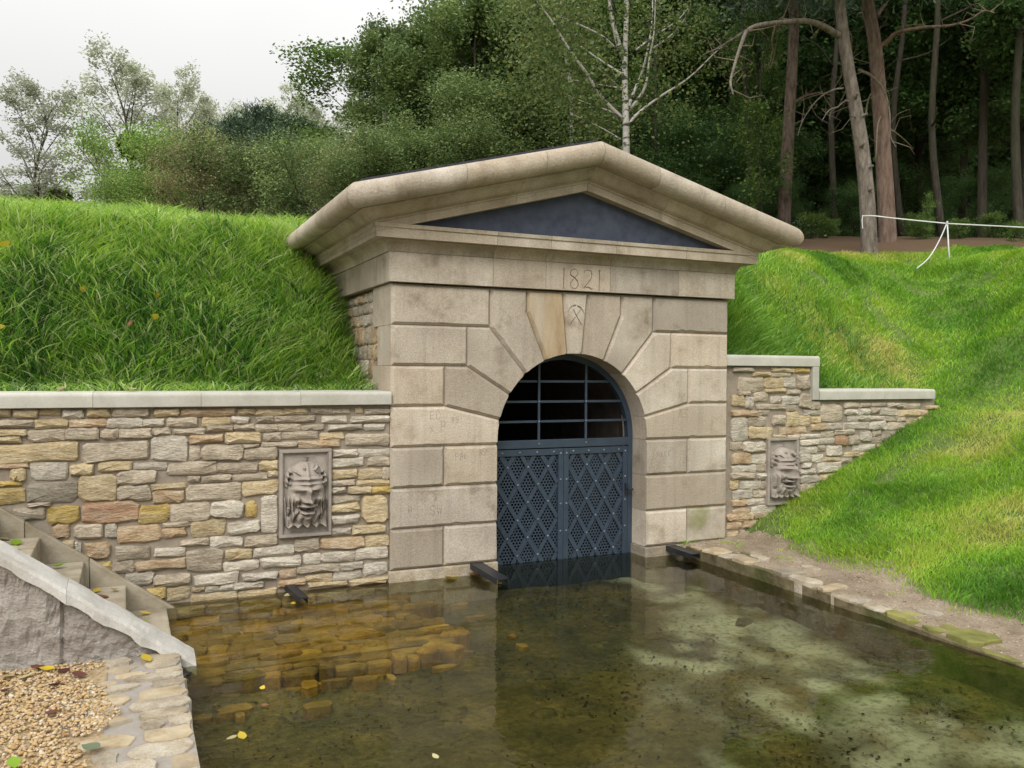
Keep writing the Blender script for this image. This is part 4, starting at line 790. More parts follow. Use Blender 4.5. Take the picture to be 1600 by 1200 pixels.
# ---------------------------------------------------------------- gravel
def pebbles(name, n, xr, yr, zf, r0, r1, m, keep=None):
    x = RNG.uniform(*xr, n); y = RNG.uniform(*yr, n)
    if keep is not None: k = keep(x, y); x, y = x[k], y[k]; n = len(x)
    t = (1+5**.5)/2; ico = np.array([(-1, t, 0), (1, t, 0), (-1, -t, 0), (1, -t, 0), (0, -1, t), (0, 1, t), (0, -1, -t), (0, 1, -t), (t, 0, -1), (t, 0, 1), (-t, 0, -1), (-t, 0, 1)])/1.902
    fc = np.array([(0, 11, 5), (0, 5, 1), (0, 1, 7), (0, 7, 10), (0, 10, 11), (1, 5, 9), (5, 11, 4), (11, 10, 2), (10, 7, 6), (7, 1, 8), (3, 9, 4), (3, 4, 2), (3, 2, 6), (3, 6, 8), (3, 8, 9), (4, 9, 5), (2, 4, 11), (6, 2, 10), (8, 6, 7), (9, 8, 1)])
    r = RNG.uniform(r0, r1, n); a = RNG.uniform(0, 6.283, n); sc_ = np.stack([r*RNG.uniform(.8, 1.4, n), r*RNG.uniform(.6, 1, n), r*RNG.uniform(.4, .8, n)], 1)
    V = ico[None]*RNG.uniform(.8, 1.15, (n, 12, 1))*sc_[:, None]; c, s = np.cos(a)[:, None], np.sin(a)[:, None]
    X = V[..., 0]*c-V[..., 1]*s+x[:, None]; Y = V[..., 0]*s+V[..., 1]*c+y[:, None]; Z = V[..., 2]+zf(x, y)[:, None]+r[:, None]*.25
    o = make_np(name, np.stack([X, Y, Z], -1).reshape(-1, 3), None, (fc[None]+(np.arange(n)*12)[:, None, None]).reshape(-1, 3), m, tint=np.repeat(RNG.uniform(0, 1, n), 12), smooth=True)
    return o
leafmat('grit_mix', [(.10, .07, .045), (.24, .18, .12), (.38, .31, .23), (.48, .42, .34)], 0, .9, 0, .2)
leafmat('pebble_mix', [(.28, .17, .07), (.42, .29, .13), (.50, .37, .19), (.36, .24, .14), (.40, .30, .18), (.58, .51, .40)], 0, .85, 0, .2)
o = pebbles('gravel', 12000, (-3.4, -2.13), (-3.8, -1.50), lambda x, y: x*0-.006+.012*vnoise(x, y, .2, 77), .004, .014, 'pebble_mix', lambda x, y: x < -2.26+.34*(vnoise(x, y, .3, 95)-.5)-RNG.exponential(.03, len(x))+.06); tag(o, 'yellow-brown gravel in the left foreground', 'gravel', kind='stuff')
o = pebbles('bank_grit', 2600, (3.1, 4.1), (-4.5, -.02), lambda x, y: sandz(x, y)-.002, .002, .009, 'grit_mix'); tag(o, 'small stones and grit on the sand strip', 'grit', kind='stuff')
# ---------------------------------------------------------------- black steel water spouts
for (x, y0, y1, w, zt, dz, lab) in ((-.865, .03, -.33, .06, -.035, -.03, 'small black steel spout at the foot of the left wall'), (.80, -.01, -.46, .105, .005, -.05, 'black steel spout at the left pier beside the gate'), (2.93, -.01, -.36, .10, -.005, -.02, 'black steel trough between the right pier and the sand')):
    sp = empty('water_spout', (x, y0, zt-.05)); tag(sp, lab, 'spout', 'black steel spouts at the waterline')
    sk_ = .15*(y0-y1)
    def sb(nm, xa, xb, za, zb_): 
        v = []
        for yy, dd, xs2 in ((y0, 0, 0), (y1, dz, sk_)): v += [(x+xs2+xa, yy, zt+dd+za), (x+xs2+xb, yy, zt+dd+za), (x+xs2+xb, yy, zt+dd+zb_), (x+xs2+xa, yy, zt+dd+zb_)]
        return make(nm, v, [(0, 1, 2, 3), (7, 6, 5, 4), (0, 4, 5, 1), (1, 5, 6, 2), (2, 6, 7, 3), (3, 7, 4, 0)], 'black_steel', sp)
    sb('channel_floor', -w/2, w/2, -.006, .004); sb('channel_side', -w/2-.006, -w/2, -.045, .006); sb('channel_side', w/2, w/2+.006, -.045, .006)
# ---------------------------------------------------------------- grass
def blades(name, P, L_, Wd, lean, droop, tint, m, k=3, label=None):
    """P (n,3) roots, L_ lengths, lean (n,3) horizontal drift at the tip in units of length"""
    n = len(P); lv = k+1; s = np.linspace(0, 1, lv)
    a = RNG.uniform(0, 6.283, n); side = np.stack([np.cos(a), np.sin(a), np.zeros(n)], 1)
    V = np.zeros((n, 2*k+1, 3), np.float32)
    for i, t_ in enumerate(s):
        c = P+np.array([0, 0, 1.])*(L_*(t_-droop*t_*t_))[:, None]+lean*(L_*t_**1.7)[:, None]
        if i < k:
            w = side*(Wd*(1-.55*t_**2)/2)[:, None]; V[:, 2*i] = c-w; V[:, 2*i+1] = c+w
        else: V[:, 2*k] = c
    b = (np.arange(n)*(2*k+1))[:, None]
    q = np.concatenate([b+np.array([[2*i, 2*i+1, 2*i+3, 2*i+2]]) for i in range(k-1)], 0) if k > 1 else None
    tr_ = b+np.array([[2*k-2, 2*k-1, 2*k]])
    o = make_np(name, V.reshape(-1, 3), q, tr_, m, tint=np.repeat(tint, 2*k+1))
    tag(o, label, 'grass', kind='stuff'); return o
def scatter(xr, yr, n, keep=None, power=None):
    x = RNG.uniform(*xr, n); y = RNG.uniform(*yr, n)
    if keep is not None: k = keep(x, y); x, y = x[k], y[k]
    return x, y
def slope_dir(x, y):
    e = .08; gx = (H(x+e, y)-H(x-e, y))/(2*e); gy = (H(x, y+e)-H(x, y-e))/(2*e); return np.clip(gx, -1.2, 1.2), np.clip(gy, -1.2, 1.2)
def clump(x, y, s): return vnoise(x, y, s, 13)
# long grass on the left bank
x, y = scatter((-5.6, -.01), (.40, 4.6), 78000, lambda x, y: (RNG.uniform(0, 1, len(x)) < np.where(y < 2.6, 1, .45)*np.where(x < -4.2, .5, 1)))
gx, gy = slope_dir(x, y); n = len(x); ll = RNG.uniform(.14, .36, n)*(.75+.5*clump(x, y, .3))
swirl = (vnoise(x, y, .3, 17)-.5)*1.7; d1 = RNG.normal(0, .45, n); 
ln = np.stack([swirl*.5+d1, -.55*np.clip(gy, 0, 1.1)+RNG.normal(0, .36, n)-.05, np.zeros(n)], 1)
tn = np.clip(.36+.28*sstep(1.7, 2.5, y)+.45*(vnoise(x, y, .4, 19)-.5)+RNG.normal(0, .24, n), 0, .72); tn = np.where(RNG.uniform(0, 1, n) < .2, RNG.uniform(.75, 1, n), tn)  # pale share of blades: straw, and whitish highlights put into the colour
blades('bank_grass', np.stack([x, y, H(x, y)-.01], 1), ll, RNG.uniform(.008, .021, n), ln, .38, tn, 'grass_long', 3, 'long shaggy green grass on the left bank behind the wall')
# long grass next to the portal on the right
x, y = scatter((PW+.02, 6.9), (.44, 4.4), 80000, lambda x, y: RNG.uniform(0, 1, len(x)) < np.clip(1.0-sstep(4.9, 6.4, x+.25*(y-1)), .12, 1))
n = len(x); gx, gy = slope_dir(x, y); ln = np.stack([(vnoise(x, y, .35, 27)-.4)*.9+RNG.normal(0, .42, n), -.25*gy+RNG.normal(0, .4, n), np.zeros(n)], 1)
tn = np.clip(.33+.15*sstep(1, 3, y)+.3*(vnoise(x, y, .5, 29)-.4)+RNG.normal(0, .14, n), 0, 1)
blades('slope_grass', np.stack([x, y, H(x, y)-.01], 1), RNG.uniform(.10, .26, n)*(.7+.6*clump(x, y, .3)), RNG.uniform(.007, .014, n), ln, .35, tn, 'grass_long', 3, 'tall green grass above the short right wall beside the portal')
# lawn on the right: dense near, thinner far off
def bare(x, y): return vnoise(x, y, .55, 33)*.65+vnoise(x, y, .17, 34)*.35
def lawn(name, xr, yr, n, l0, l1, w0, w1, keep, label, k=2):
    x, y = scatter(xr, yr, n, keep); b_ = bare(x, y); kk = RNG.uniform(0, 1, len(x)) < 1-.75*sstep(.70, .80, b_); x, y, b_ = x[kk], y[kk], b_[kk]; n = len(x)
    cl = clump(x, y, .22)
    ln = np.stack([RNG.normal(0, .45, n)+(vnoise(x, y, .3, 37)-.5)*1.3, RNG.normal(-.1, .45, n), np.zeros(n)], 1)
    tn = np.clip(.47+1.25*(vnoise(x, y, 1.0, 35)-.47)+.35*(vnoise(x, y, .25, 36)-.5)+RNG.normal(0, .15, n), 0, 1)
    blades(name, np.stack([x, y, H(x, y)-.006], 1), RNG.uniform(l0, l1, n)*(.55+.95*cl), RNG.uniform(w0, w1, n), ln, .3, tn, 'grass_lawn', k, label)
edge = lambda x, y: x > RNG.normal(0, .05, len(x))-RNG.exponential(.035, len(x))+3.88+.22*(vnoise(x, y, .5, 38)-.5)+.28*sstep(-1.2, 0, y)-.10*sstep(-1, -3.4, y)
lawn('lawn_grass', (3.6, 7.2), (-4.6, .09), 110000, .04, .10, .0045, .008, lambda x, y: edge(x, y) & (RNG.uniform(0, 1, len(x)) < 1-.5*sstep(5, 7, x)), 'short bright green grass on the slope beside the sand')
lawn('lawn_grass', (6.0, 15), (-4.0, .5), 120000, .05, .10, .007, .012, lambda x, y: ((x > 7.2) | (y > .02)) & ((x > 6.9) | (y > .4)), 'short yellowish grass on the slope along the right edge')
lawn('lawn_grass', (5.0, 15), (.46, 8.5), 230000, .05, .11, .008, .014, lambda x, y: (litter(x, y) < .5) & (x+.25*(y-1) > 5.1), 'short grass on the upper slope below the pines')
lawn('lawn_grass', (PW-.6, 6), (2.9, 8), 50000, .05, .1, .006, .011, lambda x, y: litter(x, y) < .5, 'grass behind the portal roof towards the trees')
x, y = scatter((3.45, 4.2), (-4.2, -.05), 6000, lambda x, y: vnoise(x, y, .25, 51) > .66-.35*(x-3.7)); n = len(x)
blades('sparse_grass', np.stack([x, y, sandz(x, y)-.004], 1), RNG.uniform(.02, .05, n), RNG.uniform(.003, .005, n), np.stack([RNG.normal(0, .4, n), RNG.normal(0, .4, n), np.zeros(n)], 1), .2, RNG.uniform(.4, .9, n), 'grass_lawn', 2, 'sparse grass wisps on the sand strip')
x = RNG.normal(3.10, .05, 90); y = RNG.normal(-.04, .02, 90)
blades('grass_tuft', np.stack([x, np.minimum(y, -.015), x*0+.005], 1), RNG.uniform(.02, .06, 90), RNG.uniform(.002, .004, 90), np.stack([RNG.normal(0, .5, 90), RNG.normal(-.2, .3, 90), x*0], 1), .2, RNG.uniform(.1, .5, 90), 'grass_lawn', 2, 'small grass tuft at the foot of the right pier')
# ---------------------------------------------------------------- trees
def leaf_quads(P, size, up=.5, elong=1.7):
    n = len(P); nn = RNG.normal(0, 1, (n, 3)); nn[:, 2] = np.abs(nn[:, 2])+up; nn /= np.linalg.norm(nn, axis=1)[:, None]
    a = np.cross(nn, RNG.normal(0, 1, (n, 3))); a /= np.linalg.norm(a, axis=1)[:, None]+1e-9; b = np.cross(nn, a)
    s = (size*RNG.uniform(.6, 1.3, n))[:, None]
    V = np.stack([P-a*s*elong/2, P+b*s/2-a*s*.1, P+a*s*elong/2, P-b*s/2-a*s*.1], 1).reshape(-1, 3)
    return V, np.arange(4*n).reshape(-1, 4)
def needle_quads(P, D, size):
    n = len(P); d = D+RNG.normal(0, .55, (n, 3)); d /= np.linalg.norm(d, axis=1)[:, None]; a = np.cross(d, RNG.normal(0, 1, (n, 3))); a /= np.linalg.norm(a, axis=1)[:, None]
    s = (size*RNG.uniform(.7, 1.3, n))[:, None]; w = a*s*.11
    return np.stack([P-w, P+w, P+d*s+w*.3, P+d*s-w*.3], 1).reshape(-1, 3), np.arange(4*n).reshape(-1, 4)
def gen_tree(seed, h, base, cr, top, nl, ns, nleaf, lsize, tr, rise=.35, cl=.55, droop=0., lean=.03, prof=None, up=1.1, needles=False, nt_=7, twig=True):
    """tapered trunk, limbs, side branches, leaf clumps at the branch ends"""
    rs = np.random.default_rng(seed); mb = MB()
    tp = [np.array([0, 0, -.3])]; p = np.zeros(3); d = np.array([rs.normal(0, lean), rs.normal(0, lean), 1.])
    m = 9
    for i in range(1, m+1):
        d[:2] += rs.normal(0, lean, 2); tp.append(np.array([0, 0, h*i/m*top])+np.array([d[0], d[1], 0])*h*i/m*.6)
    rad = [tr*(1.25 if i == 0 else 1-.82*(i/m)) for i in range(m+1)]
    mb.tube(tp, rad, nt_)
    def trunk_at(t): i = min(int(t*m), m-1); f = t*m-i; return tp[i]*(1-f)+tp[i+1]*f
    prof = prof or (lambda t: math.sin(math.pi*min(1, (t*.86+.14)))**.6)
    C = []; D = []
    for i in range(nl):
        t = base+(1-base)*((i+rs.uniform(0, 1))/nl); s = trunk_at(t); az = i*2.4+rs.normal(0, .4); tt = (t-base)/(1-base)
        ln = cr*prof(tt)*rs.uniform(.7, 1.12); r0 = tr*(1-.8*t)*.5
        e = s+np.array([math.cos(az)*ln, math.sin(az)*ln, ln*(rise+rs.normal(0, .14)+.5*tt)]); mid = (s+e)/2+np.array([rs.normal(0, .1)*ln, rs.normal(0, .1)*ln, ln*(.10-droop*.1)]); 
        if droop: e[2] -= droop*ln
        L3 = spline([s, mid, e], 4); mb.tube(L3, list(np.linspace(r0, r0*.22+.006, len(L3))), 5, False)
        for j in range(ns):
            f = .35+.65*(j+rs.uniform(.2, .9))/ns; q = L3[min(int(f*(len(L3)-1)), len(L3)-1)]; a2 = az+rs.choice((-1, 1))*rs.uniform(.3, 1.25)
            l2 = ln*rs.uniform(.22, .5)*(1.15-.5*f)+.25; e2 = q+np.array([math.cos(a2)*l2, math.sin(a2)*l2, l2*(rs.normal(.25, .3)-droop)])
            if twig: mb.tube([q, (q+e2)/2+rs.normal(0, .05, 3)*l2, e2], [r0*.3+.004, r0*.2+.004, .004], 4, False)
            C += [e2, (q*.35+e2*.65)]; D += [(e2-q)/l2]*2
    for k in range(5): C.append(tp[-1]+rs.normal(0, .2, 3)*cr*.3); D.append(np.array([0, 0, 1.]))
    C = np.array(C); D = np.array(D); per = max(3, int(nleaf/len(C))); n = len(C)*per
    ci = np.repeat(np.arange(len(C)), per)
    rr = cl*(.55+.7*rs.uniform(0, 1, len(C)))
    off = rs.normal(0, 1, (n, 3))*np.array([1, 1, .62]); off /= np.maximum(1, np.linalg.norm(off, axis=1)/1.5)[:, None]
    P = C[ci]+off*rr[ci][:, None]; P[:, 2] -= droop*np.abs(rs.normal(0, .5, n))*rr[ci]
    if needles: V, Q = needle_quads(P, D[ci]*.6+np.array([0, 0, .5]), lsize)
    else: V, Q = leaf_quads(P, lsize, up)
    tint = np.clip(rs.uniform(.15, .75, len(C))[ci]+rs.normal(0, .10, n), 0, 1)
    return mb, V, Q, np.repeat(tint, 4)
PROTO = {}
def proto(key, name, bark, leafm, **kw):
    mb, V, Q, tint = gen_tree(**kw); z = (0, 0, 0)
    r = bpy.data.objects.new(name, None)
    tm = make('trunk', mb.V, mb.F, bark, None, smooth=True); cm = make_np('crown', V, Q, None, leafm, None, tint)
    tm.parent = r; cm.parent = r
    PROTO[key] = (r, [tm, cm], float(np.percentile(V[:, 2], 99.2)), name)
    for o in (tm, cm): COL.objects.unlink(o)
def place(key, px, d, ytop, label, group=None, sx=1., rz=None, zb=None, cat='tree', crown=None):
    r, ch, h, name = PROTO[key]; P = far(px, 600, d); z = float(H(P[0], P[1])) if zb is None else zb
    zt = far(px, ytop, d)[2]; s = max(.2, (zt-z)/h)
    o = r.copy(); COL.objects.link(o); o.location = (P[0], P[1], z-.05); o.scale = (s*sx, s*sx, s); o.rotation_euler = (0, 0, random.uniform(0, 6.28) if rz is None else rz)
    for k in ch:
        c = k.copy(); COL.objects.link(c); c.parent = o
        if crown and k.name.startswith('crown'): c.data = c.data.copy(); c.data.materials[0] = MATS[crown]
    tag(o, label, cat, group); return o
proto('oak', 'oak_tree', 'dark_bark', 'leaf_oak', seed=1, h=14, base=.22, cr=4.2, top=.93, nl=26, ns=7, nleaf=42000, lsize=.13, tr=.22, cl=.62)
proto('oak2', 'oak_tree', 'dark_bark', 'leaf_oak', seed=5, h=14, base=.30, cr=3.6, top=.95, nl=24, ns=7, nleaf=38000, lsize=.13, tr=.2, cl=.58, rise=.5)
proto('light', 'broadleaf_tree', 'dark_bark', 'leaf_oak_light', seed=9, h=13, base=.25, cr=3.3, top=.95, nl=22, ns=6, nleaf=26000, lsize=.11, tr=.16, cl=.55, rise=.6)
proto('sparse', 'broadleaf_tree', 'dark_bark', 'leaf_oak_light', seed=12, h=12, base=.18, cr=2.4, top=.97, nl=20, ns=5, nleaf=14000, lsize=.10, tr=.10, cl=.5, rise=.7)
proto('poplar', 'poplar_tree', 'dark_bark', 'leaf_poplar_glare', seed=21, h=20, base=.16, cr=4.2, top=.98, nl=24, ns=6, nleaf=15000, lsize=.15, tr=.28, cl=.5, rise=1.1, prof=lambda t: (.45+.55*math.sin(math.pi*min(1, t*.8+.1)))*(1-.35*t))
proto('bush', 'bush', 'dark_bark', 'leaf_bush', seed=31, h=6, base=.04, cr=3.0, top=.8, nl=24, ns=6, nleaf=38000, lsize=.065, tr=.08, cl=.5, rise=.45)
proto('brownbush', 'bush', 'dark_bark', 'leaf_brown', seed=35, h=6, base=.03, cr=2.6, top=.85, nl=30, ns=6, nleaf=26000, lsize=.05, tr=.06, cl=.5, rise=1.0)
proto('pinefar', 'pine_tree', 'pine_bark', 'leaf_pine', seed=41, h=13, base=.35, cr=3.4, top=.97, nl=24, ns=6, nleaf=20000, lsize=.22, tr=.17, cl=.42, rise=.15, needles=True)
proto('shrub', 'shrub', 'dark_bark', 'leaf_oak_light', seed=51, h=2.2, base=.05, cr=1.1, top=.9, nl=16, ns=4, nleaf=3600, lsize=.09, tr=.025, cl=.3, rise=.7)
proto('sapling', 'sapling', 'dark_bark', 'leaf_oak_light', seed=55, h=5, base=.2, cr=1.1, top=.98, nl=14, ns=4, nleaf=2200, lsize=.10, tr=.04, cl=.32, rise=.5)
# far left: poplars with mistletoe against the sky, paled by glare put into the leaf colour
for i, (px, d, yt, lab, ms_) in enumerate(((72, 62, 118, 'pale airy poplar with dark mistletoe balls, leftmost tree on the skyline', [(-.35, .42, .5), (-.5, .30, .55), (-.28, .27, .6), (-.42, .17, .45), (.2, .46, .7), (.25, .34, .6)]),
                                           (218, 62, 92, 'tallest pale poplar on the left skyline, with several mistletoe balls', [(-.1, .62, .8), (.0, .5, .7), (-.28, .45, .6), (-.3, .3, .55), (.4, .52, .75), (-.1, .4, .7), (.1, .58, .5)]),
                                           (285, 66, 125, 'thin pale poplar behind the green bush on the left skyline', [(-.1, .5, .55)]))):
    o = place('poplar', px, d, yt, lab, 'poplars on the left skyline', sx=1.0 if i < 2 else .75, rz=i*1.3)
    P = o.location; s = o.scale[2]; Hh = PROTO['poplar'][2]*s
    for k, (fx, fz, r) in enumerate(ms_):
        c = np.array([P[0]+AR[0]*fx*5.5, P[1]+AR[1]*fx*5.5-2.0+random.uniform(-.5, .5), P[2]+Hh*fz*1.0+1]); n = 1500
        dd = RNG.normal(0, 1, (n, 3)); dd /= np.linalg.norm(dd, axis=1)[:, None]; pp = c+dd*(r*1.25*RNG.uniform(.25, 1, n)**.5)[:, None]
        V, Q = leaf_quads(pp, .2, 0, 2.2); sc_ = np.array(o.scale); ca, sa = math.cos(-o.rotation_euler[2]), math.sin(-o.rotation_euler[2])
        V = V-np.array(P); V = np.stack([(V[:, 0]*ca-V[:, 1]*sa)/sc_[0], (V[:, 0]*sa+V[:, 1]*ca)/sc_[1], V[:, 2]/sc_[2]], 1)
        m_ = make_np('mistletoe', V, Q, None, 'leaf_mistletoe', None, np.repeat(RNG.uniform(0, 1, n), 4)); m_.parent = o
for i, (px, d, yt, k, lab, g_) in enumerate(((345, 75, 150, 'poplar', 'pale hazy tree behind the bushes, nearest the tall poplars', 'hazy trees in the far left background'), (405, 78, 165, 'poplar', 'pale hazy tree low between the brown bush and the pines', 'hazy trees in the far left background'),
        (455, 75, 150, 'poplar', 'pale hazy tree standing left of the tall oaks', 'hazy trees in the far left background'), (510, 72, 158, 'poplar', 'pale hazy tree half hidden by the leftmost oak', 'hazy trees in the far left background'),
        (20, 80, 285, 'light', 'low hazy tree at the left edge above the grass', 'hazy trees in the far left background'),
        (330, 46, 200, 'pinefar', 'small dark pine behind the brown bush', 'pines behind the left bushes'), (395, 44, 182, 'pinefar', 'middle pine of the three behind the left bushes', 'pines behind the left bushes'), (465, 40, 195, 'pinefar', 'reddish pine right of the brown bush', 'pines behind the left bushes'))):
    place(k, px, d, yt, lab, g_, sx=.9 if k == 'poplar' else 1.15)
place('bush', 228, 30, 196, 'round bright green bush above the grass bank on the left', 'bushes behind the left bank', sx=.68, cat='bush', rz=.4)
place('bush', 255, 27, 268, 'low yellow-green bush right at the crest of the left bank', 'bushes behind the left bank', sx=.75, cat='bush')
place('brownbush', 325, 26, 212, 'brownish olive bush in the middle of the left bank skyline', 'bushes behind the left bank', sx=.8, cat='bush')
place('brownbush', 372, 28, 225, 'olive bush right behind the brownish bush', 'bushes behind the left bank', sx=.6, cat='bush')
place('bush', 440, 26, 225, 'dark green bush left of the portal roof corner', 'bushes behind the left bank', sx=.9, cat='bush', crown='leaf_mid')
place('bush', 505, 24, 215, 'green bush directly behind the portal roof corner', 'bushes behind the left bank', sx=.8, cat='bush', crown='leaf_mid')
place('brownbush', 560, 23, 225, 'reddish brown bush showing above the left roof slope', 'bushes behind the left bank', sx=.8, cat='bush')
# the wood from the middle to the right
WOOD = [('sparse', 572, 33, 62, 'slender leafy tree at the left edge of the wood', 1.3), ('oak2', 610, 30, 45, 'leftmost dark oak of the wood, leaning crown against the sky', .8), ('light', 655, 32, 35, 'loose pale tree between the two left oaks', .75), ('oak', 735, 29, 5, 'big rounded oak above the left roof slope', .85),
        ('oak2', 700, 36, 60, 'oak standing behind the big rounded oak', .9), ('oak', 800, 34, -40, 'tall oak reaching the top edge left of the birch', .8), ('oak2', 850, 31, -90, 'dark oak behind the birch, left side', .8), ('oak', 930, 30, -120, 'dark oak right behind the birch', .85),
        ('light', 1010, 27, -60, 'lighter green tree right of the birch', .8), ('oak2', 1075, 30, -130, 'dark oak between the birch and the red pine', .8), ('oak', 1150, 28, -150, 'broad dark oak above the right roof slope', .8), ('light', 1185, 23, 20, 'thin light green tree beside the red pine', .45),
        ('oak2', 1300, 28, -150, 'dark oak between the red pine and the leaning pine', .8), ('oak', 1430, 27, -160, 'dark oak right of the twin pines', .85), ('oak2', 1500, 24, -200, 'tall dark oak near the right edge', .8), ('oak', 1590, 23, -200, 'darkest oak at the right edge of the picture', .8), ('oak2', 1660, 20, -220, 'oak cut off by the right edge of the picture', .9)]
for k, px, d, yt, lab, sx in WOOD: place(k, px, d, yt, lab, 'trees of the wood behind the portal', sx=sx, crown='leaf_mid' if px < 940 and k[:3] == 'oak' else None)
k = 0
for d, step, off in ((36, 92, 20), (46, 100, 50), (60, 110, 0)):
    for px in range(760+off, 1720, step):
        place(random.choice(('oak', 'oak2', 'oak', 'pinefar')), px+random.uniform(-20, 20), d+random.uniform(-3, 3), (70 if px < 860 else -60)-random.uniform(0, 60 if px < 860 else 110)+(d-36)*2.2, 'dark bush deep in the wood, only partly seen between the nearer trees', 'trees deep in the wood', sx=random.uniform(.7, .95), crown='leaf_mid' if px < 940 else None)
SHRUB = ['at the foot of the leftmost oak', 'below the pale tree left of the big oak', 'right of the birch, above the gable', 'behind the right roof slope', 'beside the slim sapling at the roof end', 'between the roof end and the leaning pine', 'nearest the roof end, low and leafy', 'left of the leaning pine, low on the litter', 'directly behind the leaning pine', 'behind the barrier tape, near the twin pines', 'at the edge of the litter, beside the hanging tape tail', 'right of the tape stake', 'behind the tape, towards the right edge', 'low at the right edge under the tape', 'tall, behind the tape and stake', 'cut off by the right edge', 'in the shade between birch and red pine', 'in the dark behind the twin pines', 'under the big rounded oak', 'left of the birch behind the roof', 'just behind the birch foot']
for i, (px, d, yt) in enumerate(((600, 22, 225), (660, 23, 205), (1060, 25, 190), (1120, 24, 235), (1195, 21.5, 280), (1265, 20, 330), (1210, 17.6, 365), (1290, 20, 372), (1330, 24, 290), (1430, 21, 330), (1435, 18.5, 378), (1495, 19, 345), (1545, 20, 330), (1585, 18, 360), (1520, 23, 270), (1640, 17, 330), (1180, 26, 210), (1380, 27, 260), (700, 24, 190), (800, 25, 150), (880, 25, 140))):
    place('shrub' if yt > 300 else 'bush', px, d, yt, 'undergrowth shrub '+SHRUB[i], 'undergrowth below the wood', sx=random.uniform(.8, 1.2), cat='shrub', crown=('leaf_mid' if px < 940 else 'leaf_oak') if yt <= 300 else None)
place('sapling', 1445, 18, 310, 'thin bare-stemmed sapling behind the barrier tape', None, cat='sapling', sx=.6)
place('sapling', 1187, 20, 150, 'slim leafy sapling just right of the roof end', None, cat='sapling', sx=.8)
# birch with several white stems
def hero(name, label, d, ox, oy, scl, trunk, limbs, bark, r0, cat='tree', group=None, spread=.9, minr=.012):
    P0 = far(ox+trunk[0][0][0][0]*scl, oy+trunk[0][0][0][1]*scl, d); zg = float(H(P0[0], P0[1])); e = empty(name, (P0[0], P0[1], zg)); tag(e, label, cat, group); tips = []
    def w(p, dd=0): return far(ox+p[0]*scl, oy+p[1]*scl, d+dd)
    for j, (poly, ra, rb) in enumerate(trunk):
        P = [w(p) for p in poly]
        if j == 0: P = [np.array([P[0][0], P[0][1], zg-.3])]+P if P[0][2] > zg+.1 else P
        Q = spline(P, 5); v, f = tube(Q, list(np.linspace(ra, rb, len(Q))), 10); make('trunk', v, f, bark, e, smooth=True)
    for li, (poly, ra) in enumerate(limbs):
        dd = random.uniform(-spread, spread); P = [w(p, dd*i/(len(poly)-1)*2) for i, p in enumerate(poly)]
        ra = ra*.95 if bark == 'birch_bark' else ra; Q = spline(P, 5); v, f = tube(Q, list(np.linspace(ra, max(minr*.4, ra*.22), len(Q))), 7)
        tw = MB()
        for q in range(3, len(Q)-1):
            if random.random() < (.8 if bark == 'birch_bark' else .35):
                l_ = random.uniform(.25, .8); e1 = Q[q]+RNG.normal(0, .5, 3)*l_+np.array([0, 0, .25*l_]); m1 = (Q[q]+e1)/2+RNG.normal(0, .08, 3); tw.tube([Q[q], m1, e1, e1+RNG.normal(0, .2, 3)*l_], [ra*.2+.002, ra*.12+.002, .003, .0015], 4, False)
        if tw.V: tg = make('twigs', tw.V, tw.F, 'dark_bark' if bark == 'birch_bark' else 'dead_wood', e, smooth=True); tg['kind'] = 'stuff'
        make('branch', v, f, bark if ra > .03 else ('dead_wood' if bark == 'pine_bark' else bark), e, smooth=True); tips.append(Q)
    return e, tips
bt = [([(792, 1400), (792, 1140), (790, 950), (783, 700), (783, 450), (792, 180), (800, -150), (810, -600)], .095, .042)]
bl = [([(775, 940), (600, 760), (500, 600), (350, 390), (200, 150), (90, 0), (40, -120)], .05), ([(770, 935), (640, 860), (470, 800), (330, 740)], .028), ([(762, 440), (700, 230), (660, 0), (640, -250)], .075), ([(815, 830), (835, 760), (930, 520), (990, 200), (1000, -100)], .05), ([(800, 1000), (870, 900), (1050, 760), (1280, 610), (1500, 400), (1610, 320)], .04), ([(830, 850), (940, 680), (975, 450), (1010, 250), (1020, 0)], .04),
      ([(760, 580), (560, 450), (450, 370), (330, 300)], .03), ([(730, 400), (600, 280), (350, 160), (250, 130)], .032), ([(1000, 380), (1150, 270), (1260, 130), (1300, 20)], .026), ([(755, 700), (640, 590), (540, 510)], .022), ([(750, 1090), (600, 1000), (470, 940), (350, 880)], .022), ([(755, 690), (640, 670), (380, 625), (250, 580)], .02), ([(870, 390), (1000, 290), (1180, 170), (1280, 60)], .03)]
birch, tips = hero('birch_tree', 'white-stemmed birch with spreading limbs rising behind the gable', 19, 820, 0, .2, bt, bl, 'birch_bark', .1)
Pt = []
for Q in tips:
    for q in Q[len(Q)//3:]: Pt.append(q)
top = far(980, -60, 19)
for k in range(150): Pt.append(top+RNG.normal(0, 1, 3)*np.array([1.9, 1.5, 1.5]))
for k in range(60): Pt.append(far(random.uniform(790, 900), random.uniform(-20, 180), 19+random.uniform(-1, 1)))
Pt = np.array(Pt); n = 11000; ci = RNG.integers(0, len(Pt), n); pp = Pt[ci]+RNG.normal(0, .38, (n, 3)); pp[:, 2] -= np.abs(RNG.normal(0, .3, n))
V, Q = leaf_quads(pp, .06, .1, 1.5); make_np('crown', V, Q, None, 'leaf_birch', birch, np.repeat(np.clip(RNG.uniform(.1, .9, n), 0, 1), 4))
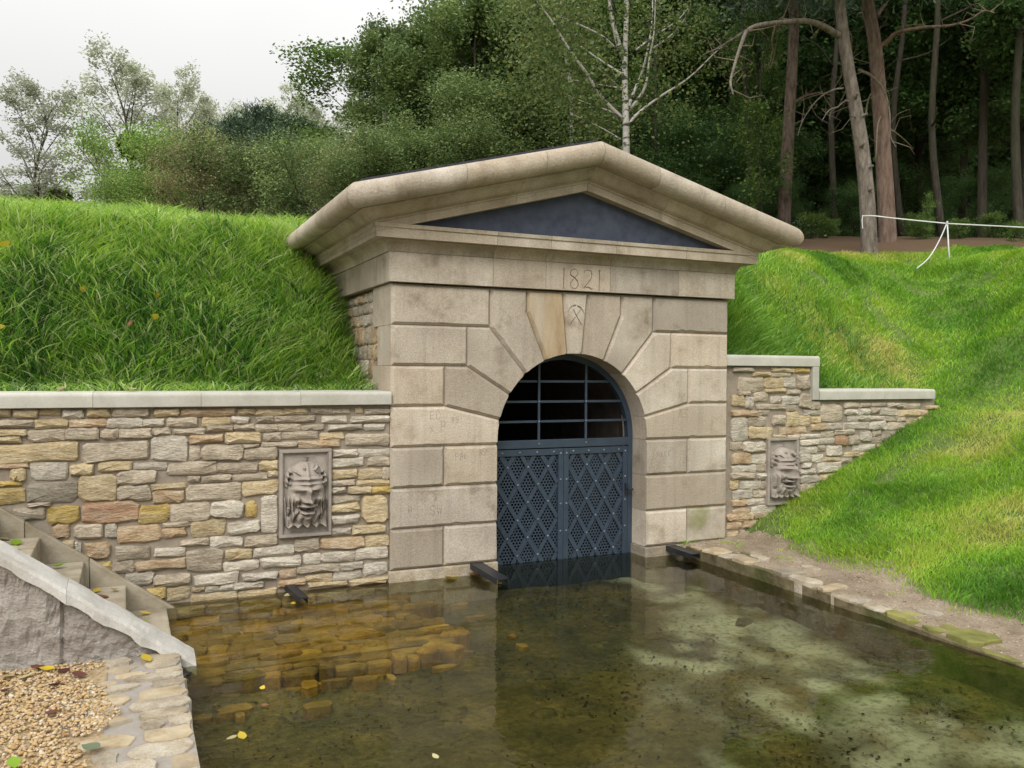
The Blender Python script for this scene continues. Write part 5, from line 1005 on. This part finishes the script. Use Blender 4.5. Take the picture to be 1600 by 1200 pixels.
# second, slimmer birch further back
hb, tb = hero('birch_tree', 'thin pale birch stem left of the white-stemmed birch', 24, 820, 0, .2, [([(368, 1300), (366, 1000), (364, 800), (350, 640), (330, 500), (310, 350), (290, 100), (270, -200)], .07, .03)], [([(360, 640), (385, 520), (395, 420)], .022), ([(345, 620), (230, 520), (130, 460)], .02), ([(320, 450), (260, 260), (230, 60)], .025)], 'birch_bark', .07)
Pt = np.array([far(880+random.uniform(-70, 40), random.uniform(-80, 190), 24+random.uniform(-1.5, 1.5)) for k in range(120)]); n = 6000; pp = Pt[RNG.integers(0, len(Pt), n)]+RNG.normal(0, .35, (n, 3))
V, Q = leaf_quads(pp, .075, .1, 1.5); make_np('crown', V, Q, None, 'leaf_birch', hb, np.repeat(RNG.uniform(0, 1, n), 4))
# pines
def pine_crown(e, px, d, y0, y1, spread):
    c = [far(px+random.gauss(0, spread), random.uniform(y0, y1), d+random.uniform(-2.2, 2.2)) for k in range(130)]
    c = np.array(c); n = 14000; ci = RNG.integers(0, len(c), n); pp = c[ci]+RNG.normal(0, .36, (n, 3))*np.array([1, 1, .5])
    V, Q = needle_quads(pp, RNG.normal(0, .5, (n, 3))+np.array([0, 0, .5]), .17); make_np('crown', V, Q, None, 'leaf_pine', e, np.repeat(RNG.uniform(0, 1, n), 4))
pl = [([(600, 195), (540, 160), (480, 130), (400, 115), (250, 125), (110, 155), (60, 250), (20, 380), (5, 450), (20, 515)], .065), ([(250, 130), (230, 220), (235, 270), (222, 340), (228, 370)], .018), ([(110, 155), (30, 205), (-60, 260), (-150, 300)], .03), ([(665, 560), (630, 548), (590, 580), (550, 610), (545, 650)], .018), ([(590, 580), (540, 600), (500, 660)], .012), ([(690, 465), (640, 420), (628, 360), (615, 310)], .022), ([(605, 80), (620, 140), (660, 190), (665, 270)], .022), ([(690, 640), (650, 625)], .016), ([(620, 480), (560, 490), (480, 540), (400, 650), (370, 740)], .018)]
p1_, _ = hero('pine_tree', 'grey-barked leaning pine with a long bare limb to the left', 15.2, 1140, 0, .2875, [([(768, 1455), (762, 1400), (748, 1100), (722, 830), (690, 620), (650, 400), (620, 200), (600, 0), (580, -300), (560, -700)], .155, .075)], pl, 'grey_bark', .15, group='pines at the edge of the wood', spread=.5)
pine_crown(p1_, 1300, 15.2, -330, -30, 90)
for zz in (540, 640, 805, 920, 1045):       # old branch stubs
    a = far(1140+(680+(zz-540)*.12)*.2875, zz*.2875, 15.15); v, f = tube([a, a+np.array([random.uniform(-.12, .1), -.16, .04])], [.035, .022], 6); make('branch_stub', v, f, 'grey_bark', p1_, smooth=True)
pl = [([(800, 265), (860, 220), (900, 182), (980, 160), (1080, 147), (1200, 138), (1300, 108), (1380, 60), (1440, 70)], .05), ([(700, 380), (760, 405), (815, 455), (850, 520), (870, 620), (875, 740), (905, 800)], .03), ([(795, 90), (840, 30), (880, -20)], .05), ([(830, 610), (805, 680), (800, 760), (795, 860)], .02), ([(810, 710), (880, 710), (950, 760), (1000, 810)], .022), ([(720, 60), (735, 110), (800, 150), (815, 200)], .018), ([(740, 620), (755, 540), (780, 500), (830, 500)], .02)]
p2_, _ = hero('pine_tree', 'darker pine right behind the leaning pine, bare limb to the right', 16.4, 1140, 0, .2875, [([(868, 1400), (862, 1330), (845, 1000), (818, 600), (790, 250), (750, 0), (730, -300), (720, -650)], .185, .085)], pl, 'pine_bark', .18, group='pines at the edge of the wood', spread=.5)
pine_crown(p2_, 1400, 16.4, -330, -30, 90)
p3_, _ = hero('pine_tree', 'reddish pine trunk standing deeper in the wood above the roof end', 21, 1140, 0, .2875, [([(290, 1300), (300, 1100), (315, 800), (332, 500), (348, 200), (350, 0), (350, -400)], .17, .10)], [([(350, 560), (420, 520), (500, 500)], .05), ([(345, 130), (330, 60), (280, 0)], .04)], 'pine_bark', .17, group='pines at the edge of the wood')
pine_crown(p3_, 1235, 21, -250, 20, 60)
for px in range(880, 1660, 62): place('bush', px+random.uniform(-15, 15), 38+random.uniform(-4, 8), 290+random.uniform(-50, 40), 'dark bush deep in the wood, only partly seen between the nearer trees', 'trees deep in the wood', sx=random.uniform(.9, 1.2), crown='leaf_oak')  # undergrowth bushes added at the back to close bright sky gaps
# thin dark stems inside the wood
STEMS = ['right of the reddish pine', 'seen between the twin pines and the sapling', 'behind the hanging tape tail', 'leaning right, near the right edge', 'at the right edge of the picture', 'very thin, beside the roof end', 'very thin, right of the birch', 'thin, left of the reddish pine', 'dark and leaning left, under the leftmost oak']
for i, (px, d, x2, r) in enumerate(((1305, 24, 1300, .10), (1408, 22, 1330+60, .09), (1470, 21, 1440, .10), (1530, 22, 1555, .13), (1590, 20, 1588, .12), (1170, 22, 1166, .04), (1025, 24, 1020, .06), (1180, 24, 1184, .05), (645, 26, 600, .12))):
    P = far(px, 600, d); zg = float(H(P[0], P[1])); e = empty('young_tree', (P[0], P[1], zg)); b_ = far(x2, -150 if px > 700 else 175, d)
    tag(e, 'thin shaded trunk '+STEMS[i], 'tree', 'dark stems inside the wood')
    A = np.array([P[0], P[1], zg-.2]); Q = spline([A, A*.65+b_*.35+RNG.normal(0, .12, 3), A*.3+b_*.7+RNG.normal(0, .2, 3), b_], 4); v, f = tube(Q, list(np.linspace(r, r*.5, len(Q))), 7); make('trunk', v, f, 'dark_bark', e, smooth=True)
    for k in range(3):
        q = Q[random.randint(4, len(Q)-3)]; t_ = q+np.array([random.uniform(-1.6, 1.6), random.uniform(-1, 1), random.uniform(.3, 1.4)]); v, f = tube(spline([q, (q+t_)/2+RNG.normal(0, .1, 3), t_], 3), list(np.linspace(r*.35, .01, 7)), 5); make('branch', v, f, 'dark_bark', e, smooth=True)
# ---------------------------------------------------------------- barrier tape between the pines
bt_ = empty('barrier_tape', tuple(far(1480, 418, 14.6))); tag(bt_, 'white barrier tape strung from the leaning pine to the right', 'tape')
def ribbon(nm, P, w=.017):
    P = spline(P, 5); V = []; F = []
    for i, p in enumerate(P): V += [p+np.array([0, 0, w/2]), p-np.array([0, 0, w/2]), p+np.array([.004, .004, w/2]), p+np.array([.004, .004, -w/2])]
    for i in range(len(P)-1): a = 4*i; F += [(a, a+4, a+5, a+1), (a+2, a+3, a+7, a+6), (a, a+2, a+6, a+4), (a+1, a+5, a+7, a+3)]
    make(nm, V, F, 'tape', bt_)
ribbon('tape_run', [far(1347, 337, 15.0), far(1365, 337, 14.85), far(1400, 341, 14.8), far(1480, 349, 14.6)]); ribbon('tape_run', [far(1480, 349, 14.6), far(1540, 352, 14.2), far(1640, 357, 13.5)])
v, f = tube([far(1348, 337, 15.0), far(1347, 345, 15.0), far(1348, 357, 15.0)], .008, 5); make('tape_end', v, f, 'tape', bt_)
v, f = tube(spline([far(1479, 350, 14.58), far(1468, 375, 14.5), far(1452, 402, 14.4), far(1432, 420, 14.3)], 4), .010, 5); make('tape_tail', v, f, 'tape', bt_, smooth=True)
v, f = tube(spline([far(1377, 401, 15.0), far(1383, 410, 14.8), far(1393, 417, 14.6)], 3), .010, 5); make('tape_tail', v, f, 'tape', bt_, smooth=True)
sp_ = empty('stake', tuple(far(1485, 420, 14.6))); tag(sp_, 'thin pale stake holding up the barrier tape', 'stake'); v, f = tube([far(1485, 424, 14.6), far(1482, 385, 14.6), far(1480, 347, 14.6)], [.014, .013, .012], 6); make('post', v, f, 'tape', sp_, smooth=True); v, f = tube([far(1480, 348.5, 14.57), far(1480, 345.5, 14.57)], .017, 6); make('cap', v, f, 'tape', sp_)
# ---------------------------------------------------------------- fallen leaves
def leaf_mesh(nm, seed, curl):
    rs = random.Random(seed); n = 7; V = []; F = []
    for i in range(n):
        t_ = i/(n-1); w = .5*math.sin(math.pi*t_**.8)**.8*(.62+.06*rs.uniform(-1, 1)); z = curl*(t_-.5)**2*1.2
        V += [(t_-.5, -w, z+curl*w*.9), (t_-.5, 0, z), (t_-.5, w, z+curl*w*.7)]
    for i in range(n-1):
        for j in (0, 1): F.append((i*3+j, i*3+j+1, i*3+4+j, i*3+3+j))
    b = len(V); V += [(.5, -.012, 0), (.5, .012, 0), (.72, .03, .03), (.72, .015, .03)]; F.append((b, b+1, b+2, b+3))
    return V, F
LEAVES = {}
def fallen(P, size, m, label, group, tilt=(0, 0), n=None):
    v, f = leaf_mesh('leaf', random.random(), random.uniform(.1, .55)); o = make("fallen_leaf", np.array(v)*size, f, m, None, smooth=True)
    a = o.data.attributes.new('tint', 'FLOAT', 'POINT'); a.data.foreach_set('value', [random.random()]*len(v))
    o.location = P; o.rotation_euler = (tilt[0]+random.uniform(-.25, .25), tilt[1]+random.uniform(-.25, .25), random.uniform(0, 6.28)); tag(o, label, 'leaf', group)
def hitH(px, py, lo, hi):
    d = ray(px, py)
    for s in np.arange(lo, hi, .02):
        p = CAM+d*s
        if p[2] <= float(H(p[0], p[1])): return p
    return CAM+d*hi
Y_, P_, B_, R2, G_, K_ = 'fallen_yellow', 'fallen_pale', 'fallen_brown', 'fallen_red', 'fallen_green', 'fallen_grey'
for px, py, m, s, lab in ((34, 383, P_, .10, 'pale yellow leaf lying highest on the left grass bank'), (12, 411, Y_, .10, 'yellow leaf on the grass bank at the left edge'), (132, 480, Y_, .085, 'yellow leaf on the grass bank, a little left of its middle'), (245, 489, Y_, .075, 'small yellow leaf in the middle of the grass bank'), (242, 522, Y_, .08, 'yellow leaf sunk in the grass just below the small yellow one'), (205, 534, B_, .09, 'brown leaf lying in the middle of the left grass bank'), (5, 540, Y_, .07, 'yellow leaf half hidden in grass at the left edge'), (532, 535, B_, .06, 'brown leaf in the shaded grass beside the portal')):
    P = hitH(px, py, 7, 14); fallen(P+np.array([0, -.20, .15]), s*1.15, m, lab, 'fallen leaves on the left bank', (.9, 0))
for px, py, z, m, s, lab in ((73, 1046, .01, Y_, .085, 'bright yellow leaf on the gravel by the parapet'), (44, 1056, .012, P_, .10, 'pale leaf on the gravel left of the bright yellow one'), (12, 1057, .012, P_, .11, 'large pale leaf on the gravel at the left edge'), (229, 1028, .02, Y_, .10, 'yellow leaf on the quay stones against the parapet'), (142, 1168, .02, K_, .10, 'grey-green leaf where gravel meets the quay stones'), (22, 1192, .012, G_, .09, 'green leaf on the gravel in the bottom left corner'), (58, 1042, .012, R2, .10, 'dark red leaf on the gravel beside the parapet foot'), (100, 1048, .012, R2, .09, 'dark red leaf in the gravel corner near the quay stones'), (124, 1054, .012, R2, .09, 'crumpled red leaf at the upper end of the quay stones'), (87, 1070, .012, R2, .08, 'dark leaf alone on the gravel below the red ones'), (81, 1114, .012, R2, .07, 'small dark red leaf in the middle of the gravel'), (8, 1079, .012, R2, .07, 'dark leaf on the gravel at the left edge'), (84, 1028, .012, B_, .08, 'brown leaf leaning on the foot of the parapet')):
    fallen(onZ(px, py, z), s, m, lab, 'fallen leaves on the gravel and quay')
for px, py, z, m, s, lab in ((8, 842, .535, P_, .10, 'pale leaf on the top visible step'), (25, 848, .54, G_, .11, 'yellow-green leaf on the top visible step'), (22, 858, .535, P_, .09, 'pale narrow leaf at the edge of the top visible step'), (70, 888, .335, P_, .08, 'pale leaf on the second visible step'), (93, 884, .34, G_, .09, 'olive green leaf on the second visible step'), (62, 892, .335, R2, .10, 'dark red leaf under the pale one on the second step'), (80, 900, .33, P_, .07, 'small pale leaf at the front of the second step'), (150, 923, .13, Y_, .08, 'yellow leaf on the third visible step'), (135, 927, .13, R2, .10, 'dark red leaf on the third visible step'), (178, 922, .13, P_, .09, 'pale curled leaf near the wall on the third step'), (160, 932, .125, B_, .10, 'brown leaf at the front of the third step'), (226, 958, -.07, Y_, .085, 'round yellow leaf on the lowest step by the water'), (198, 960, -.07, Y_, .06, 'small yellow leaf on the lowest step'), (222, 971, -.07, G_, .09, 'greenish leaf at the front of the lowest step')):
    fallen(onZ(px, py, z), s, m, lab, 'fallen leaves on the steps')
for px, py, m, s, lab in ((378, 1150, Y_, .075, 'yellow leaf floating in the lower left of the pool'), (362, 1153, P_, .06, 'pale leaf floating against the yellow one in the pool'), (410, 1075, Y_, .05, 'small yellow leaf floating below the left wall'), (414, 1102, B_, .05, 'small reddish leaf floating in the pool left of centre'), (458, 943, Y_, .07, 'yellow leaf floating beside the small steel spout'), (450, 930, P_, .08, 'olive leaf floating behind the small steel spout'), (780, 912, Y_, .07, 'yellow leaf floating at the end of the pier spout'), (705, 903, Y_, .13, 'yellow leaves gathered on the plinth left of the pier spout'), (740, 899, B_, .13, 'brown leaf caught beside the pier spout'), (486, 938, B_, .06, 'brown leaf floating right of the small spout'), (680, 1182, P_, .05, 'pale leaf floating at the bottom edge of the pool'), (286, 1063, P_, .06, 'pale leaf on the water below the parapet end')):
    fallen(onZ(px, py, WATER+.006), s, m, lab, 'fallen leaves floating on the pool')
for px, py, m, s, lab in ((1172, 836, P_, .11, 'pale leaf on the sand at the foot of the right wall'), (1300, 785, Y_, .10, 'yellow leaf on the grass below the right mask'), (1346, 840, Y_, .10, 'yellow leaf on the grass slope right of the mask'), (1330, 875, Y_, .08, 'yellow leaf where the grass meets the sand'), (1286, 889, P_, .10, 'pale leaf on the sand near the grass edge'), (1379, 913, P_, .11, 'pale narrow leaf in the middle of the sand strip'), (1335, 915, B_, .10, 'dark narrow leaf on the sand strip'), (1365, 903, B_, .09, 'tan leaf at the grass edge of the sand'), (1423, 938, P_, .09, 'pale broken leaf on the sand strip, further right'), (1454, 973, R2, .08, 'brown leaf near the water on the sand strip'), (1452, 820, K_, .12, 'grey curled leaf on the grass slope'), (1590, 915, B_, .15, 'large tan leaf in the grass at the right edge'), (1470, 932, B_, .11, 'brown leaf in the grass fringe above the sand'), (1487, 910, P_, .07, 'small pale leaf in the grass fringe'), (1445, 850, R2, .08, 'dark leaf in the grass below the grey curled one'), (1192, 877, P_, .09, 'pale leaf near the edging stones by the pier'), (1315, 893, R2, .10, 'dark curled leaf where sand and grass meet')):
    p = hitH(px, py, 4, 12); z = max(float(sandz(p[0], p[1])) if p[0] < 4.3 else -9, float(H(p[0], p[1])) if p[0] > 3.62 else -9); p = onZ(px, py, z+.02)
    fallen(p+np.array([0, 0, .035 if p[0] > 3.95 else .012]), s, m, lab, 'fallen leaves on the right bank')
for px, lab in ((95, 'tan leaf lying on the left wall coping'), (205, 'second tan leaf on the left wall coping, nearer the portal')):
    P = onY(px, 610, .2); fallen((P[0], .22, 1.592), .11, P_, lab, 'leaves on the wall coping')
# ---------------------------------------------------------------- haze
hz = bpy.data.materials.new('haze'); hz.use_nodes = True; t = hz.node_tree; t.nodes.clear(); o = N(t, 'ShaderNodeOutputMaterial'); pv = N(t, 'ShaderNodeVolumePrincipled'); pv.inputs['Density'].default_value = .0018; pv.inputs['Color'].default_value = (.94, .96, 1, 1); t.links.new(pv.outputs[0], o.inputs['Volume']); MATS['haze'] = hz
if HAZE:
    b_ = box('haze', -420, 420, -420, 420, -2, 48, 'haze'); b_['kind'] = 'stuff'; tag(b_, 'thin pale haze in the air', 'haze')
